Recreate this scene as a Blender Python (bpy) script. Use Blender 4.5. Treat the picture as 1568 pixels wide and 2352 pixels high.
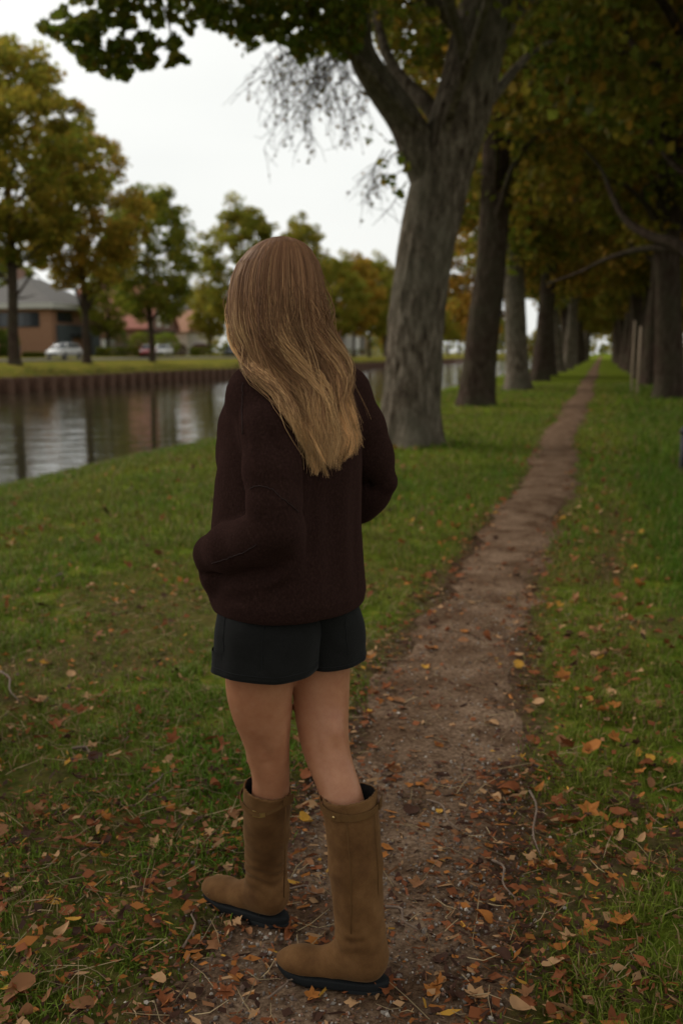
import bpy, math, random
import numpy as np
from mathutils import Vector, Matrix

for _o in list(bpy.data.objects):
    bpy.data.objects.remove(_o)
SC = bpy.context.scene
COL = SC.collection

# ------------------------------------------------------------------ camera
# world: Y runs along the trodden path, X to the right, ground at the path z = 0
FPX, HZ, CZ = 2287.0, 809.0, 1.45          # focal length in picture units (1568 x 2352), horizon row, eye height
PITCH = math.atan((1176 - HZ) / FPX)
YAW = math.atan((1383 - 784) / FPX * math.cos(PITCH))
cam_d = bpy.data.cameras.new('camera')
cam = bpy.data.objects.new('camera', cam_d)
COL.objects.link(cam)
cam_d.sensor_fit = 'VERTICAL'
cam_d.sensor_height = 36.0
cam_d.sensor_width = 24.0
cam_d.lens = 36.0 * FPX / 2352.0
cam_d.clip_start = 0.05
cam_d.clip_end = 3000
cam.location = (0, 0, CZ)
cam.rotation_euler = (math.pi / 2 - PITCH, 0, YAW)
cam_d.dof.use_dof = True
cam_d.dof.focus_distance = 2.22
cam_d.dof.aperture_fstop = 3.0
SC.camera = cam

# ------------------------------------------------------------------ sky and sun (overcast autumn day)
SUN_EL, SUN_AZ = math.radians(38), math.radians(-70)      # azimuth measured from +Y, towards -X (over the canal)
world = bpy.data.worlds.new('World')
SC.world = world
world.use_nodes = True
nt = world.node_tree
for n in list(nt.nodes):
    nt.nodes.remove(n)
wo = nt.nodes.new('ShaderNodeOutputWorld')
bg = nt.nodes.new('ShaderNodeBackground')
bg.inputs['Strength'].default_value = 0.1
sky = nt.nodes.new('ShaderNodeTexSky')
sky.sky_type = 'NISHITA'
sky.sun_disc = False
sky.sun_elevation = SUN_EL
sky.sun_rotation = SUN_AZ
sky.dust_density = 4.0
hsv = nt.nodes.new('ShaderNodeHueSaturation')
hsv.inputs['Saturation'].default_value = 0.12
nt.links.new(sky.outputs[0], hsv.inputs['Color'])
tc = nt.nodes.new('ShaderNodeTexCoord')
mp = nt.nodes.new('ShaderNodeMapping')
mp.inputs['Scale'].default_value = (1.2, 1.2, 4.0)
nz = nt.nodes.new('ShaderNodeTexNoise')
nz.inputs['Scale'].default_value = 2.2
nz.inputs['Detail'].default_value = 3.0
nz.inputs['Roughness'].default_value = 0.45
rp = nt.nodes.new('ShaderNodeValToRGB')
rp.color_ramp.elements[0].position = 0.3
rp.color_ramp.elements[0].color = (4.6, 4.7, 4.55, 1)
rp.color_ramp.elements[1].position = 0.7
rp.color_ramp.elements[1].color = (5.15, 5.2, 5.0, 1)
nt.links.new(tc.outputs['Generated'], mp.inputs['Vector'])
nt.links.new(mp.outputs[0], nz.inputs['Vector'])
nt.links.new(nz.outputs['Fac'], rp.inputs['Fac'])
mx = nt.nodes.new('ShaderNodeMixRGB')
mx.inputs['Fac'].default_value = 0.9              # closed cloud deck over the clear sky
nt.links.new(hsv.outputs[0], mx.inputs['Color1'])
nt.links.new(rp.outputs[0], mx.inputs['Color2'])
nt.links.new(mx.outputs[0], bg.inputs['Color'])
nt.links.new(bg.outputs[0], wo.inputs['Surface'])

sun_d = bpy.data.lights.new('sun', 'SUN')
sun_d.energy = 1.5
sun_d.angle = math.radians(40)
sun_d.color = (1.0, 0.95, 0.88)
sun = bpy.data.objects.new('sun', sun_d)
COL.objects.link(sun)
_sd = Vector((math.sin(SUN_AZ) * math.cos(SUN_EL), math.cos(SUN_AZ) * math.cos(SUN_EL), math.sin(SUN_EL)))
sun.rotation_euler = (-_sd).to_track_quat('-Z', 'Y').to_euler()

SC.view_settings.view_transform = 'Standard'
SC.view_settings.look = 'None'
SC.view_settings.exposure = 0.96
SC.view_settings.gamma = 1.0
SC.view_settings.use_curve_mapping = False
SC.render.engine = 'CYCLES'
SC.cycles.max_bounces = 6
SC.cycles.diffuse_bounces = 4
SC.cycles.glossy_bounces = 3
SC.cycles.transmission_bounces = 3
SC.cycles.transparent_max_bounces = 4
SC.cycles.use_denoising = True

# ------------------------------------------------------------------ helpers
rng = np.random.default_rng(11)
cP, sP, cY, sY = math.cos(PITCH), math.sin(PITCH), math.cos(YAW), math.sin(YAW)


def P(x, y, D):
    """picture point at horizontal distance D ahead -> (lateral, ahead, height) in the camera's heading"""
    a, b = (x - 784) / FPX, (1176 - y) / FPX
    w, d = cP + b * sP, -sP + b * cP
    t = D / w
    return np.array([a * t, D, CZ + d * t])


def W(p):
    p = np.asarray(p, float)
    out = p.copy()
    out[..., 0] = cY * p[..., 0] - sY * p[..., 1]
    out[..., 1] = sY * p[..., 0] + cY * p[..., 1]
    return out


def PW(x, y, D):
    return W(P(x, y, D))


def PX(x, y, X):
    """picture point on the vertical plane at world X"""
    a, b = (x - 784) / FPX, (1176 - y) / FPX
    w, d = cP + b * sP, -sP + b * cP
    t = X / (cY * a - sY * w)
    return np.array([X, t * (sY * a + cY * w), CZ + d * t])


def proj(p):
    """world points -> picture x, y, distance ahead"""
    p = np.atleast_2d(p)
    lat = cY * p[:, 0] + sY * p[:, 1]
    fw = -sY * p[:, 0] + cY * p[:, 1]
    h = p[:, 2] - CZ
    dep = fw * cP - h * sP
    up = fw * sP + h * cP
    dep = np.where(dep > 0.05, dep, 0.05)
    return 784 + lat / dep * FPX, 1176 - up / dep * FPX, fw


def sst(a, b, x):
    t = np.clip((x - a) / (b - a), 0, 1)
    return t * t * (3 - 2 * t)


_perm = np.random.default_rng(5).permutation(4096)


def vnoise(x, y, z=0.0):
    """smooth value noise, about 0..1"""
    x, y, z = np.broadcast_arrays(np.asarray(x, float), np.asarray(y, float), np.asarray(z, float))
    xi, yi, zi = np.floor(x).astype(int), np.floor(y).astype(int), np.floor(z).astype(int)
    fx, fy, fz = x - xi, y - yi, z - zi
    fx, fy, fz = fx * fx * (3 - 2 * fx), fy * fy * (3 - 2 * fy), fz * fz * (3 - 2 * fz)

    def h(i, j, k):
        return _perm[(_perm[(_perm[i & 4095] + j) & 4095] + k) & 4095] / 4095.0
    r = 0
    for di in (0, 1):
        for dj in (0, 1):
            for dk in (0, 1):
                r = r + h(xi + di, yi + dj, zi + dk) * (fx if di else 1 - fx) * (fy if dj else 1 - fy) * (fz if dk else 1 - fz)
    return r


def fbm(x, y, z=0.0, o=3):
    s, a, t = 0, 1.0, 0
    for i in range(o):
        s = s + a * vnoise(x * 2 ** i + 17 * i, y * 2 ** i + 5 * i, z * 2 ** i)
        t += a
        a *= 0.5
    return s / t


def mesh_np(name, v, faces, mat=None, col=None, smooth=True, mats=None, midx=None):
    """faces: a list of int arrays (n,3) / (n,4)"""
    v = np.asarray(v, np.float32)
    if not isinstance(faces, (list, tuple)):
        faces = [faces]
    faces = [np.asarray(f, np.int32) for f in faces if len(f)]
    me = bpy.data.meshes.new(name)
    me.vertices.add(len(v))
    me.vertices.foreach_set('co', v.ravel())
    tot = np.concatenate([np.full(len(f), f.shape[1], np.int32) for f in faces])
    idx = np.concatenate([f.ravel() for f in faces])
    st = np.concatenate([[0], np.cumsum(tot)[:-1]]).astype(np.int32)
    me.loops.add(len(idx))
    me.loops.foreach_set('vertex_index', idx)
    me.polygons.add(len(tot))
    me.polygons.foreach_set('loop_start', st)
    me.polygons.foreach_set('loop_total', tot)
    me.update(calc_edges=True)
    me.polygons.foreach_set('use_smooth', np.full(len(tot), smooth, bool))
    if col is not None:
        c = np.ones((len(v), 4), np.float32)
        c[:, :3] = col
        at = me.color_attributes.new('Col', 'FLOAT_COLOR', 'POINT')
        at.data.foreach_set('color', c.ravel())
    if mat is not None:
        me.materials.append(mat)
    if mats:
        for m in mats:
            me.materials.append(m)
        if midx is not None:
            me.polygons.foreach_set('material_index', np.asarray(midx, np.int32))
    me.validate()
    return me


def add(name, me, parent=None, loc=None, rotz=None, **props):
    o = bpy.data.objects.new(name, me)
    COL.objects.link(o)
    if parent is not None:
        o.parent = parent
    if loc is not None:
        o.location = loc
    if rotz is not None:
        o.rotation_euler = (0, 0, rotz)
    for k, val in props.items():
        o[k] = val
    return o


def thing(name, label, cat, loc=(0, 0, 0), rotz=0.0, group=None):
    o = add(name, None, None, loc, rotz, label=label, category=cat)
    if group:
        o['group'] = group
    return o


class MB:
    """collects boxes, prisms and tubes into one mesh"""
    def __init__(s):
        s.v, s.q, s.t, s.n = [], [], [], 0

    def raw(s, v, q=None, t=None):
        v = np.asarray(v, float)
        if q is not None and len(q):
            s.q.append(np.asarray(q) + s.n)
        if t is not None and len(t):
            s.t.append(np.asarray(t) + s.n)
        s.v.append(v)
        s.n += len(v)
        return s

    def box(s, x0, x1, y0, y1, z0, z1):
        v = [(x, y, z) for z in (z0, z1) for y in (y0, y1) for x in (x0, x1)]
        return s.raw(v, [(0, 2, 3, 1), (4, 5, 7, 6), (0, 1, 5, 4), (2, 6, 7, 3), (0, 4, 6, 2), (1, 3, 7, 5)])

    def prism(s, pts, axis, a, b):
        """polygon pts in the other two axes, extruded along axis from a to b"""
        n = len(pts)
        v = []
        for h in (a, b):
            for (p, q) in pts:
                v.append({'x': (h, p, q), 'y': (p, h, q), 'z': (p, q, h)}[axis])
        qd = [(i, (i + 1) % n, n + (i + 1) % n, n + i) for i in range(n)]
        c0, c1 = np.mean(v[:n], 0), np.mean(v[n:], 0)
        v += [tuple(c0), tuple(c1)]
        tr = [((i + 1) % n, i, 2 * n) for i in range(n)] + [(n + i, n + (i + 1) % n, 2 * n + 1) for i in range(n)]
        return s.raw(v, qd, tr)

    def tube(s, pts, rad, seg=8, cap=True, flat=1.0):
        pts = np.asarray(pts, float)
        n = len(pts)
        rad = np.broadcast_to(np.asarray(rad, float), (n,))
        tg = np.gradient(pts, axis=0)
        tg /= np.linalg.norm(tg, axis=1)[:, None] + 1e-9
        ref = np.array([0, 0, 1.0]) if abs(tg[0][2]) < 0.9 else np.array([1.0, 0, 0])
        u = np.cross(tg[0], ref)
        u /= np.linalg.norm(u)
        v = []
        an = np.arange(seg) * 2 * math.pi / seg
        for i in range(n):
            u = u - tg[i] * np.dot(u, tg[i])
            u /= np.linalg.norm(u) + 1e-9
            w = np.cross(tg[i], u)
            v.append(pts[i] + rad[i] * (np.cos(an)[:, None] * u + flat * np.sin(an)[:, None] * w))
        v = np.concatenate(v)
        i, j = np.meshgrid(np.arange(n - 1), np.arange(seg), indexing='ij')
        a = (i * seg + j).ravel()
        b = (i * seg + (j + 1) % seg).ravel()
        q = np.stack([a, b, b + seg, a + seg], 1)
        t = None
        if cap:
            v = np.vstack([v, pts[:1], pts[-1:]])
            k = np.arange(seg)
            t = np.concatenate([np.stack([(k + 1) % seg, k, np.full(seg, n * seg)], 1),
                                np.stack([(n - 1) * seg + k, (n - 1) * seg + (k + 1) % seg, np.full(seg, n * seg + 1)], 1)])
        return s.raw(v, q, t)

    def mesh(s, name, mat, smooth=False, col=None):
        f = []
        if s.q:
            f.append(np.concatenate(s.q))
        if s.t:
            f.append(np.concatenate(s.t))
        return mesh_np(name, np.concatenate(s.v), f, mat, col, smooth)

    def part(s, name, mat, parent=None, smooth=False, **kw):
        return add(name, s.mesh(name, mat, smooth), parent, **kw)


def spline(pts, n):
    """Catmull-Rom through pts (k, d), n samples"""
    p = np.asarray(pts, float)
    p = np.vstack([2 * p[0] - p[1], p, 2 * p[-1] - p[-2]])
    k = len(p) - 3
    t = np.linspace(0, k - 1e-6, n)
    i = t.astype(int)
    f = (t - i)[:, None]
    a, b, c, d = p[i], p[i + 1], p[i + 2], p[i + 3]
    return 0.5 * (2 * b + (c - a) * f + (2 * a - 5 * b + 4 * c - d) * f ** 2 + (3 * b - a - 3 * c + d) * f ** 3)


# ------------------------------------------------------------------ materials
def new_mat(name):
    m = bpy.data.materials.new(name)
    m.use_nodes = True
    t = m.node_tree
    b = t.nodes['Principled BSDF']
    return m, t, b


def noise_node(t, scale, detail=4, rough=0.55, coord='Object', stretch=None):
    tc = t.nodes.new('ShaderNodeTexCoord')
    n = t.nodes.new('ShaderNodeTexNoise')
    n.inputs['Scale'].default_value = scale
    n.inputs['Detail'].default_value = detail
    n.inputs['Roughness'].default_value = rough
    src = tc.outputs[coord]
    if stretch:
        mpn = t.nodes.new('ShaderNodeMapping')
        mpn.inputs['Scale'].default_value = stretch
        t.links.new(src, mpn.inputs['Vector'])
        src = mpn.outputs[0]
    t.links.new(src, n.inputs['Vector'])
    return n


def ramp(t, src, stops):
    r = t.nodes.new('ShaderNodeValToRGB')
    while len(r.color_ramp.elements) < len(stops):
        r.color_ramp.elements.new(0.5)
    for e, (p, c) in zip(r.color_ramp.elements, stops):
        e.position = p
        e.color = (*c, 1)
    t.links.new(src, r.inputs['Fac'])
    return r


def bump(t, b, src, strength, dist):
    n = t.nodes.new('ShaderNodeBump')
    n.inputs['Strength'].default_value = strength
    n.inputs['Distance'].default_value = dist
    t.links.new(src, n.inputs['Height'])
    t.links.new(n.outputs[0], b.inputs['Normal'])
    return n


def mat_noise(name, stops, scale=8, rough=0.8, bmp=0.0, bdist=0.01, detail=4, stretch=None, spec=0.3, metal=0.0, sheen=0.0, bscale=None, coord='Object'):
    m, t, b = new_mat(name)
    n = noise_node(t, scale, detail, 0.6, coord, stretch)
    r = ramp(t, n.outputs['Fac'], stops)
    t.links.new(r.outputs[0], b.inputs['Base Color'])
    b.inputs['Roughness'].default_value = rough
    b.inputs['Specular IOR Level'].default_value = spec
    b.inputs['Metallic'].default_value = metal
    if sheen:
        b.inputs['Sheen Weight'].default_value = sheen
        b.inputs['Sheen Roughness'].default_value = 0.5
    if bmp:
        n2 = noise_node(t, bscale or scale * 3, 5, 0.65, coord, stretch)
        bump(t, b, n2.outputs['Fac'], bmp, bdist)
    return m


def mat_leaf(name, transl=0.35, rough=0.6, spec=0.06):
    """leaf colour from the mesh's Col attribute, partly translucent"""
    m, t, b = new_mat(name)
    a = t.nodes.new('ShaderNodeAttribute')
    a.attribute_name = 'Col'
    b.inputs['Roughness'].default_value = rough
    b.inputs['Specular IOR Level'].default_value = spec
    t.links.new(a.outputs['Color'], b.inputs['Base Color'])
    tr = t.nodes.new('ShaderNodeBsdfTranslucent')
    t.links.new(a.outputs['Color'], tr.inputs['Color'])
    ms = t.nodes.new('ShaderNodeMixShader')
    ms.inputs[0].default_value = transl
    t.links.new(b.outputs[0], ms.inputs[1])
    t.links.new(tr.outputs[0], ms.inputs[2])
    t.links.new(ms.outputs[0], t.nodes['Material Output'].inputs['Surface'])
    return m


def flat(name, c, rough=0.6, spec=0.3, metal=0.0, var=0.12, scale=6):
    c = np.array(c)
    return mat_noise(name, [(0.3, tuple(c * (1 - var))), (0.7, tuple(np.minimum(c * (1 + var), 1)))], scale, rough, spec=spec, metal=metal)


M_LEAF = mat_leaf('leaf_mat', 0.5)
M_GRASS = mat_leaf('grass_blade_mat', 0.25, 0.55)
M_DRY = mat_leaf('dry_leaf_mat', 0.12, 0.7)
# ------------------------------------------------------------------ the setting: ground, path, canal, road
_gx = np.array([-900, -60, -52, -50.3, -44.6, -42, -39, -37.62, -37.5, -13, -11.6, -10.4, -8.8, -6.5, -3.5, 0, 3.2, 4.6, 5.2, 20, 900])
_gz = np.array([1.5, 1.0, 0.95, 0.8, 0.72, 0.55, 0.15, -0.12, -2.6, -2.3, -1.5, -1.05, -0.62, -0.26, -0.03, 0, 0.0, -0.06, -0.12, -0.1, 0.6])


def path_c(Y):
    return -0.62 + 0.05 * np.sin(Y * 0.55 + 1.0) + 0.04 * np.sin(Y * 0.21)


def gz(X, Y, fine=True):
    X, Y = np.asarray(X, float), np.asarray(Y, float)
    z = np.interp(X, _gx, _gz)
    d = np.abs(X - path_c(Y))
    z = z - 0.012 * (1 - sst(0.1, 0.75, d))
    near = (1 - sst(-13.0, -11.0, -X)) if False else sst(-12.6, -11.2, X) * (1 - sst(4.2, 5.0, X))
    if fine:
        z = z + near * (0.05 * (fbm(X * 0.7, Y * 0.7, 3.0) - 0.5) + 0.030 * (fbm(X * 4, Y * 4, 1.0, 3) - 0.5) * sst(0.15, 0.6, d))
    bank = sst(-52, -44, -X) * 0
    z = z + (X < -37.6) * (X > -44) * 0.12 * (fbm(X * 0.5, Y * 0.3, 7.0) - 0.5)
    return z + bank


def grassy(X, Y):
    """0 bare .. 1 lush"""
    X, Y = np.asarray(X, float), np.asarray(Y, float)
    d = np.abs(X - path_c(Y) + 0.10 * (fbm(X * 2.2, Y * 1.1, 4.0) - 0.5))
    wide = 0.22 + 0.10 * (1 - sst(2.0, 6.0, Y)) * (X > -0.6) - 0.05 * (Y > 12)
    sh = sst(wide, wide + 0.30, d)
    pn = fbm(X * 1.7 + 9, Y * 1.1, 2.0, 3)
    patch = sst(0.36, 0.60, pn)
    lush = sst(0.22, 0.62, X + 0.28 * (pn - 0.5) + 0.06 * (1 - sst(1.8, 3.2, Y)))
    far = sst(4.0, 9.0, Y)
    worn = np.exp(-((X - 0.12 - 0.03 * np.sin(Y)) / 0.16) ** 2) * (1 - 0.5 * sst(9, 20, Y)) * (0.35 + 0.65 * sst(3.0, 5.0, Y)) * sst(0.40, 0.62, fbm(X * 2 + 4, Y * 0.9, 21.0, 3))
    left = (X < -0.6) * (1 - sst(3.1, 4.4, Y)) * (0.35 + 0.65 * sst(0.35, 0.6, fbm(X * 2.4, Y * 2.0, 33.0, 2)))
    g = sh * np.clip(0.30 + 0.70 * patch + 0.55 * far - 0.55 * left - 0.5 * worn, 0.05, 1)
    rn = (X > -0.25) * (1 - sst(3.4, 4.8, Y)) * sst(0.34, 0.50, fbm(X * 3.1 + 2, Y * 2.4, 11.0, 3))
    return np.clip(np.maximum(np.maximum(g, lush * sh), rn * sh * 0.9), 0, 1)


xs = np.unique(np.round(np.concatenate([
    np.array([-900, -500, -250, -150, -100, -75]), np.arange(-62, -37.9, 0.8), [-37.62, -37.5, -36], np.arange(-30, -13, 4.0),
    np.arange(-13, -4, 0.3), np.arange(-4, 3, 0.07), np.arange(3, 8, 0.3), np.arange(8, 24, 2), [30, 45, 70, 120, 250, 500, 900]]), 3))
ys = np.unique(np.round(np.concatenate([
    np.array([-200, -100, -50, -25, -12, -6, -3, -1]), np.arange(0, 9, 0.09), np.arange(9, 20, 0.25), np.arange(20, 60, 1.0),
    np.arange(60, 200, 4), [220, 260, 320, 400, 550, 800, 1200, 1800]]), 3))
GX, GY = np.meshgrid(xs, ys, indexing='ij')
GZ = gz(GX, GY)
ny = len(ys)
i, j = np.meshgrid(np.arange(len(xs) - 1), np.arange(ny - 1), indexing='ij')
a = (i * ny + j).ravel()
gq = np.stack([a, a + ny, a + ny + 1, a + 1], 1)
gcol = np.zeros((GX.size, 3))
gcol[:, 0] = grassy(GX, GY).ravel()
gcol[:, 1] = sst(-38.5, -37.0, -GX).ravel() * 0 + (GX.ravel() < -37.4)       # far bank: drier verge
gcol[:, 2] = sst(0.0, 1.0, fbm(GX * 0.35, GY * 0.2, 8.0)).ravel()

m, t, b = new_mat('ground_mat')
at = t.nodes.new('ShaderNodeAttribute'); at.attribute_name = 'Col'
sp = t.nodes.new('ShaderNodeSeparateColor'); t.links.new(at.outputs['Color'], sp.inputs[0])
nA = noise_node(t, 26, 6, 0.65)
soil = ramp(t, nA.outputs['Fac'], [(0.25, (0.022, 0.013, 0.009)), (0.5, (0.062, 0.036, 0.023)), (0.75, (0.125, 0.08, 0.05))])
nB = noise_node(t, 9, 6, 0.7)
gr = ramp(t, nB.outputs['Fac'], [(0.25, (0.032, 0.052, 0.006)), (0.45, (0.075, 0.112, 0.010)), (0.62, (0.135, 0.135, 0.020)), (0.8, (0.21, 0.125, 0.045))])
nC = noise_node(t, 1.3, 5, 0.6)
vg = ramp(t, nC.outputs['Fac'], [(0.3, (0.085, 0.105, 0.015)), (0.5, (0.14, 0.13, 0.022)), (0.7, (0.23, 0.16, 0.04))])
m1 = t.nodes.new('ShaderNodeMixRGB'); t.links.new(sp.outputs[1], m1.inputs[0]); t.links.new(gr.outputs[0], m1.inputs[1]); t.links.new(vg.outputs[0], m1.inputs[2])
nD = noise_node(t, 45, 4, 0.6)
ma = t.nodes.new('ShaderNodeMath'); ma.operation = 'MULTIPLY_ADD'; ma.inputs[1].default_value = 0.9; ma.inputs[2].default_value = -0.45
t.links.new(nD.outputs['Fac'], ma.inputs[0])
ad = t.nodes.new('ShaderNodeMath'); ad.operation = 'ADD'; ad.use_clamp = True
t.links.new(ma.outputs[0], ad.inputs[0]); t.links.new(sp.outputs[0], ad.inputs[1])
m2 = t.nodes.new('ShaderNodeMixRGB'); t.links.new(ad.outputs[0], m2.inputs[0]); t.links.new(soil.outputs[0], m2.inputs[1]); t.links.new(m1.outputs[0], m2.inputs[2])
t.links.new(m2.outputs[0], b.inputs['Base Color'])
b.inputs['Roughness'].default_value = 0.95
b.inputs['Specular IOR Level'].default_value = 0.0
bump(t, b, nA.outputs['Fac'], 0.7, 0.02)
add('ground', mesh_np('ground', np.stack([GX, GY, GZ], -1).reshape(-1, 3), gq, m, gcol), kind='structure')

# trodden path: a strip that dives under the turf at its ragged edges
py = np.concatenate([np.arange(0.2, 12, 0.06), np.arange(12, 40, 0.3), np.arange(40, 330, 2.0)])
pu = np.linspace(-1, 1, 13)
PY, PU = np.meshgrid(py, pu, indexing='ij')
hw = 0.36 + 0.34 * (fbm(PY * 2.2, np.sign(PU) * 3 + 3, 1.0) - 0.5) + 0.10 * (1 - sst(1.5, 4.5, PY)) + 0.05 * sst(20, 60, PY)
PXX = path_c(PY) + PU * hw + 0.05 * (vnoise(PY * 5, PU * 3) - 0.5)
PZ = gz(PXX, PY) + 0.010 + 0.018 * sst(5, 10, PY) - (0.022 + 0.022 * sst(5, 10, PY)) * np.abs(PU) ** 3 + 0.006 * (fbm(PXX * 9, PY * 9, 2.0) - 0.5) * (1 - 0.8 * sst(5, 12, PY))
nu = len(pu)
i, j = np.meshgrid(np.arange(len(py) - 1), np.arange(nu - 1), indexing='ij')
a = (i * nu + j).ravel()
m, t, b = new_mat('path_mat')
n1 = noise_node(t, 60, 6, 0.7)
n2 = noise_node(t, 3.5, 6, 0.7)
c1 = ramp(t, n1.outputs['Fac'], [(0.28, (0.05, 0.029, 0.018)), (0.5, (0.165, 0.108, 0.070)), (0.68, (0.27, 0.185, 0.125)), (0.85, (0.42, 0.32, 0.23))])
c2 = ramp(t, n2.outputs['Fac'], [(0.38, (0.50, 0.45, 0.41)), (0.62, (1.05, 1.05, 1.05))])
mm = t.nodes.new('ShaderNodeMixRGB'); mm.blend_type = 'MULTIPLY'; mm.inputs[0].default_value = 1
t.links.new(c1.outputs[0], mm.inputs[1]); t.links.new(c2.outputs[0], mm.inputs[2]); t.links.new(mm.outputs[0], b.inputs['Base Color'])
b.inputs['Roughness'].default_value = 0.92
b.inputs['Specular IOR Level'].default_value = 0.0
bump(t, b, n1.outputs['Fac'], 0.9, 0.012)
add('path', mesh_np('path', np.stack([PXX, PY, PZ], -1).reshape(-1, 3), np.stack([a, a + 1, a + nu + 1, a + nu], 1), m), kind='structure')

# canal water
m, t, b = new_mat('water_mat')
b.inputs['Base Color'].default_value = (0.028, 0.026, 0.014, 1)
b.inputs['Roughness'].default_value = 0.04
b.inputs['IOR'].default_value = 1.45
b.inputs['Specular IOR Level'].default_value = 0.6
nW = noise_node(t, 1.0, 3, 0.5)
nW2 = noise_node(t, 0.10, 3, 0.5)
mr = t.nodes.new('ShaderNodeMapping'); mr.inputs['Rotation'].default_value = (0, 0, math.radians(-30))
ms_ = t.nodes.new('ShaderNodeMapping'); ms_.inputs['Scale'].default_value = (0.22, 1.5, 1)
t.links.new(nW.inputs['Vector'].links[0].from_socket, mr.inputs['Vector']); t.links.new(mr.outputs[0], ms_.inputs['Vector']); t.links.new(ms_.outputs[0], nW.inputs['Vector'])
mw = t.nodes.new('ShaderNodeMath'); mw.operation = 'MULTIPLY'
t.links.new(nW.outputs['Fac'], mw.inputs[0]); t.links.new(nW2.outputs['Fac'], mw.inputs[1])
bump(t, b, mw.outputs[0], 1.0, 0.055)
mb = MB(); mb.raw([(-37.45, -200, -1.2), (-10.0, -200, -1.2), (-10.0, 1500, -1.2), (-37.45, 1500, -1.2)], [(0, 1, 2, 3)])
mb.part('water', m, kind='structure')

# roads on both sides
M_ROAD = mat_noise('asphalt_mat', [(0.3, (0.10, 0.085, 0.078)), (0.7, (0.19, 0.16, 0.145))], 3, 0.9, 0.3, 0.01, 5, spec=0.2)
yy = np.concatenate([np.arange(-100, 300, 10.0), np.arange(300, 900, 50.0)])
def strip(x0, x1, dz, name, mat, dy=0):
    v = []
    for Y in yy:
        for x in np.linspace(x0, x1, 5):
            v.append((x, Y, float(np.interp(x, _gx, _gz)) + dz))
    n = 5
    q = [(k * n + c, k * n + c + 1, (k + 1) * n + c + 1, (k + 1) * n + c) for k in range(len(yy) - 1) for c in range(n - 1)]
    return add(name, mesh_np(name, v, np.array(q), mat), kind='structure')
strip(-50.2, -44.7, 0.05, 'road', M_ROAD)
strip(5.4, 11.0, 0.05, 'road', M_ROAD)
M_KERB = flat('kerb_mat', (0.22, 0.2, 0.18), 0.9)
mb = MB(); mb.box(-44.68, -44.52, -100, 500, 0.5, 0.85); mb.part('kerb', M_KERB, kind='structure')
mb = MB(); mb.box(5.22, 5.38, -100, 500, -0.4, 0.0); mb.part('kerb', M_KERB, kind='structure')

# steel sheet piling along the far bank: a capped wall of single trough-shaped piles
M_PILE = mat_noise('rusty_pile_mat', [(0.25, (0.045, 0.026, 0.018)), (0.5, (0.12, 0.062, 0.038)), (0.75, (0.19, 0.105, 0.065))], 1.6, 0.9, 0.4, 0.02, 6, (1, 1, 0.35))
wall = thing('sheet_pile_wall', 'rust brown sheet pile wall holding the far canal bank', 'wall', (-37.4, 40, -1.2))
mb = MB(); mb.box(-0.12, -0.02, -30, 330, -1.0, 0.98); mb.part('backing_wall', M_PILE, wall)
PITCH_Y = 1.75
prof = [(-0.02, 0.0), (0.55, 0.12), (0.55, 0.80), (-0.02, 0.92)]
mb = MB(); mb.prism(prof, 'z', -1.0, 1.02); pile_me = mb.mesh('pile', M_PILE)
for k in range(140):
    o = add('pile', pile_me, wall, (0, -25 + k * PITCH_Y, 0.05 * (vnoise(k * 0.7, 3) - 0.5)))
# ------------------------------------------------------------------ trees
GREEN, OLIVE, YEL, ORA, BRN = [np.array(c) for c in ((0.070, 0.122, 0.014), (0.145, 0.145, 0.016), (0.32, 0.21, 0.03), (0.34, 0.14, 0.022), (0.13, 0.065, 0.025))]


def bark(name, stops, lich):
    m, t, b = new_mat(name)
    n1 = noise_node(t, 4.0, 7, 0.72, 'Object', (2.4, 2.4, 0.8))
    c1 = ramp(t, n1.outputs['Fac'], stops)
    n2 = noise_node(t, 0.9, 5, 0.6)
    c2 = ramp(t, n2.outputs['Fac'], [(0.42, (0, 0, 0)), (0.62, (1, 1, 1))])
    mm = t.nodes.new('ShaderNodeMixRGB'); mm.inputs[2].default_value = (*lich, 1)
    mu = t.nodes.new('ShaderNodeMath'); mu.operation = 'MULTIPLY'; mu.inputs[1].default_value = 0.65
    t.links.new(c2.outputs[0], mu.inputs[0]); t.links.new(mu.outputs[0], mm.inputs[0]); t.links.new(c1.outputs[0], mm.inputs[1])
    t.links.new(mm.outputs[0], b.inputs['Base Color'])
    b.inputs['Roughness'].default_value = 0.95
    b.inputs['Specular IOR Level'].default_value = 0.0
    bump(t, b, n1.outputs['Fac'], 1.0, 0.08)
    return m


M_BARK = bark('bark_grey_mat', [(0.34, (0.026, 0.017, 0.011)), (0.48, (0.105, 0.082, 0.06)), (0.64, (0.24, 0.195, 0.15))], (0.118, 0.106, 0.076))
M_BARK2 = bark('bark_brown_mat', [(0.30, (0.014, 0.010, 0.007)), (0.48, (0.052, 0.035, 0.026)), (0.7, (0.105, 0.078, 0.060))], (0.06, 0.055, 0.034))


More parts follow.
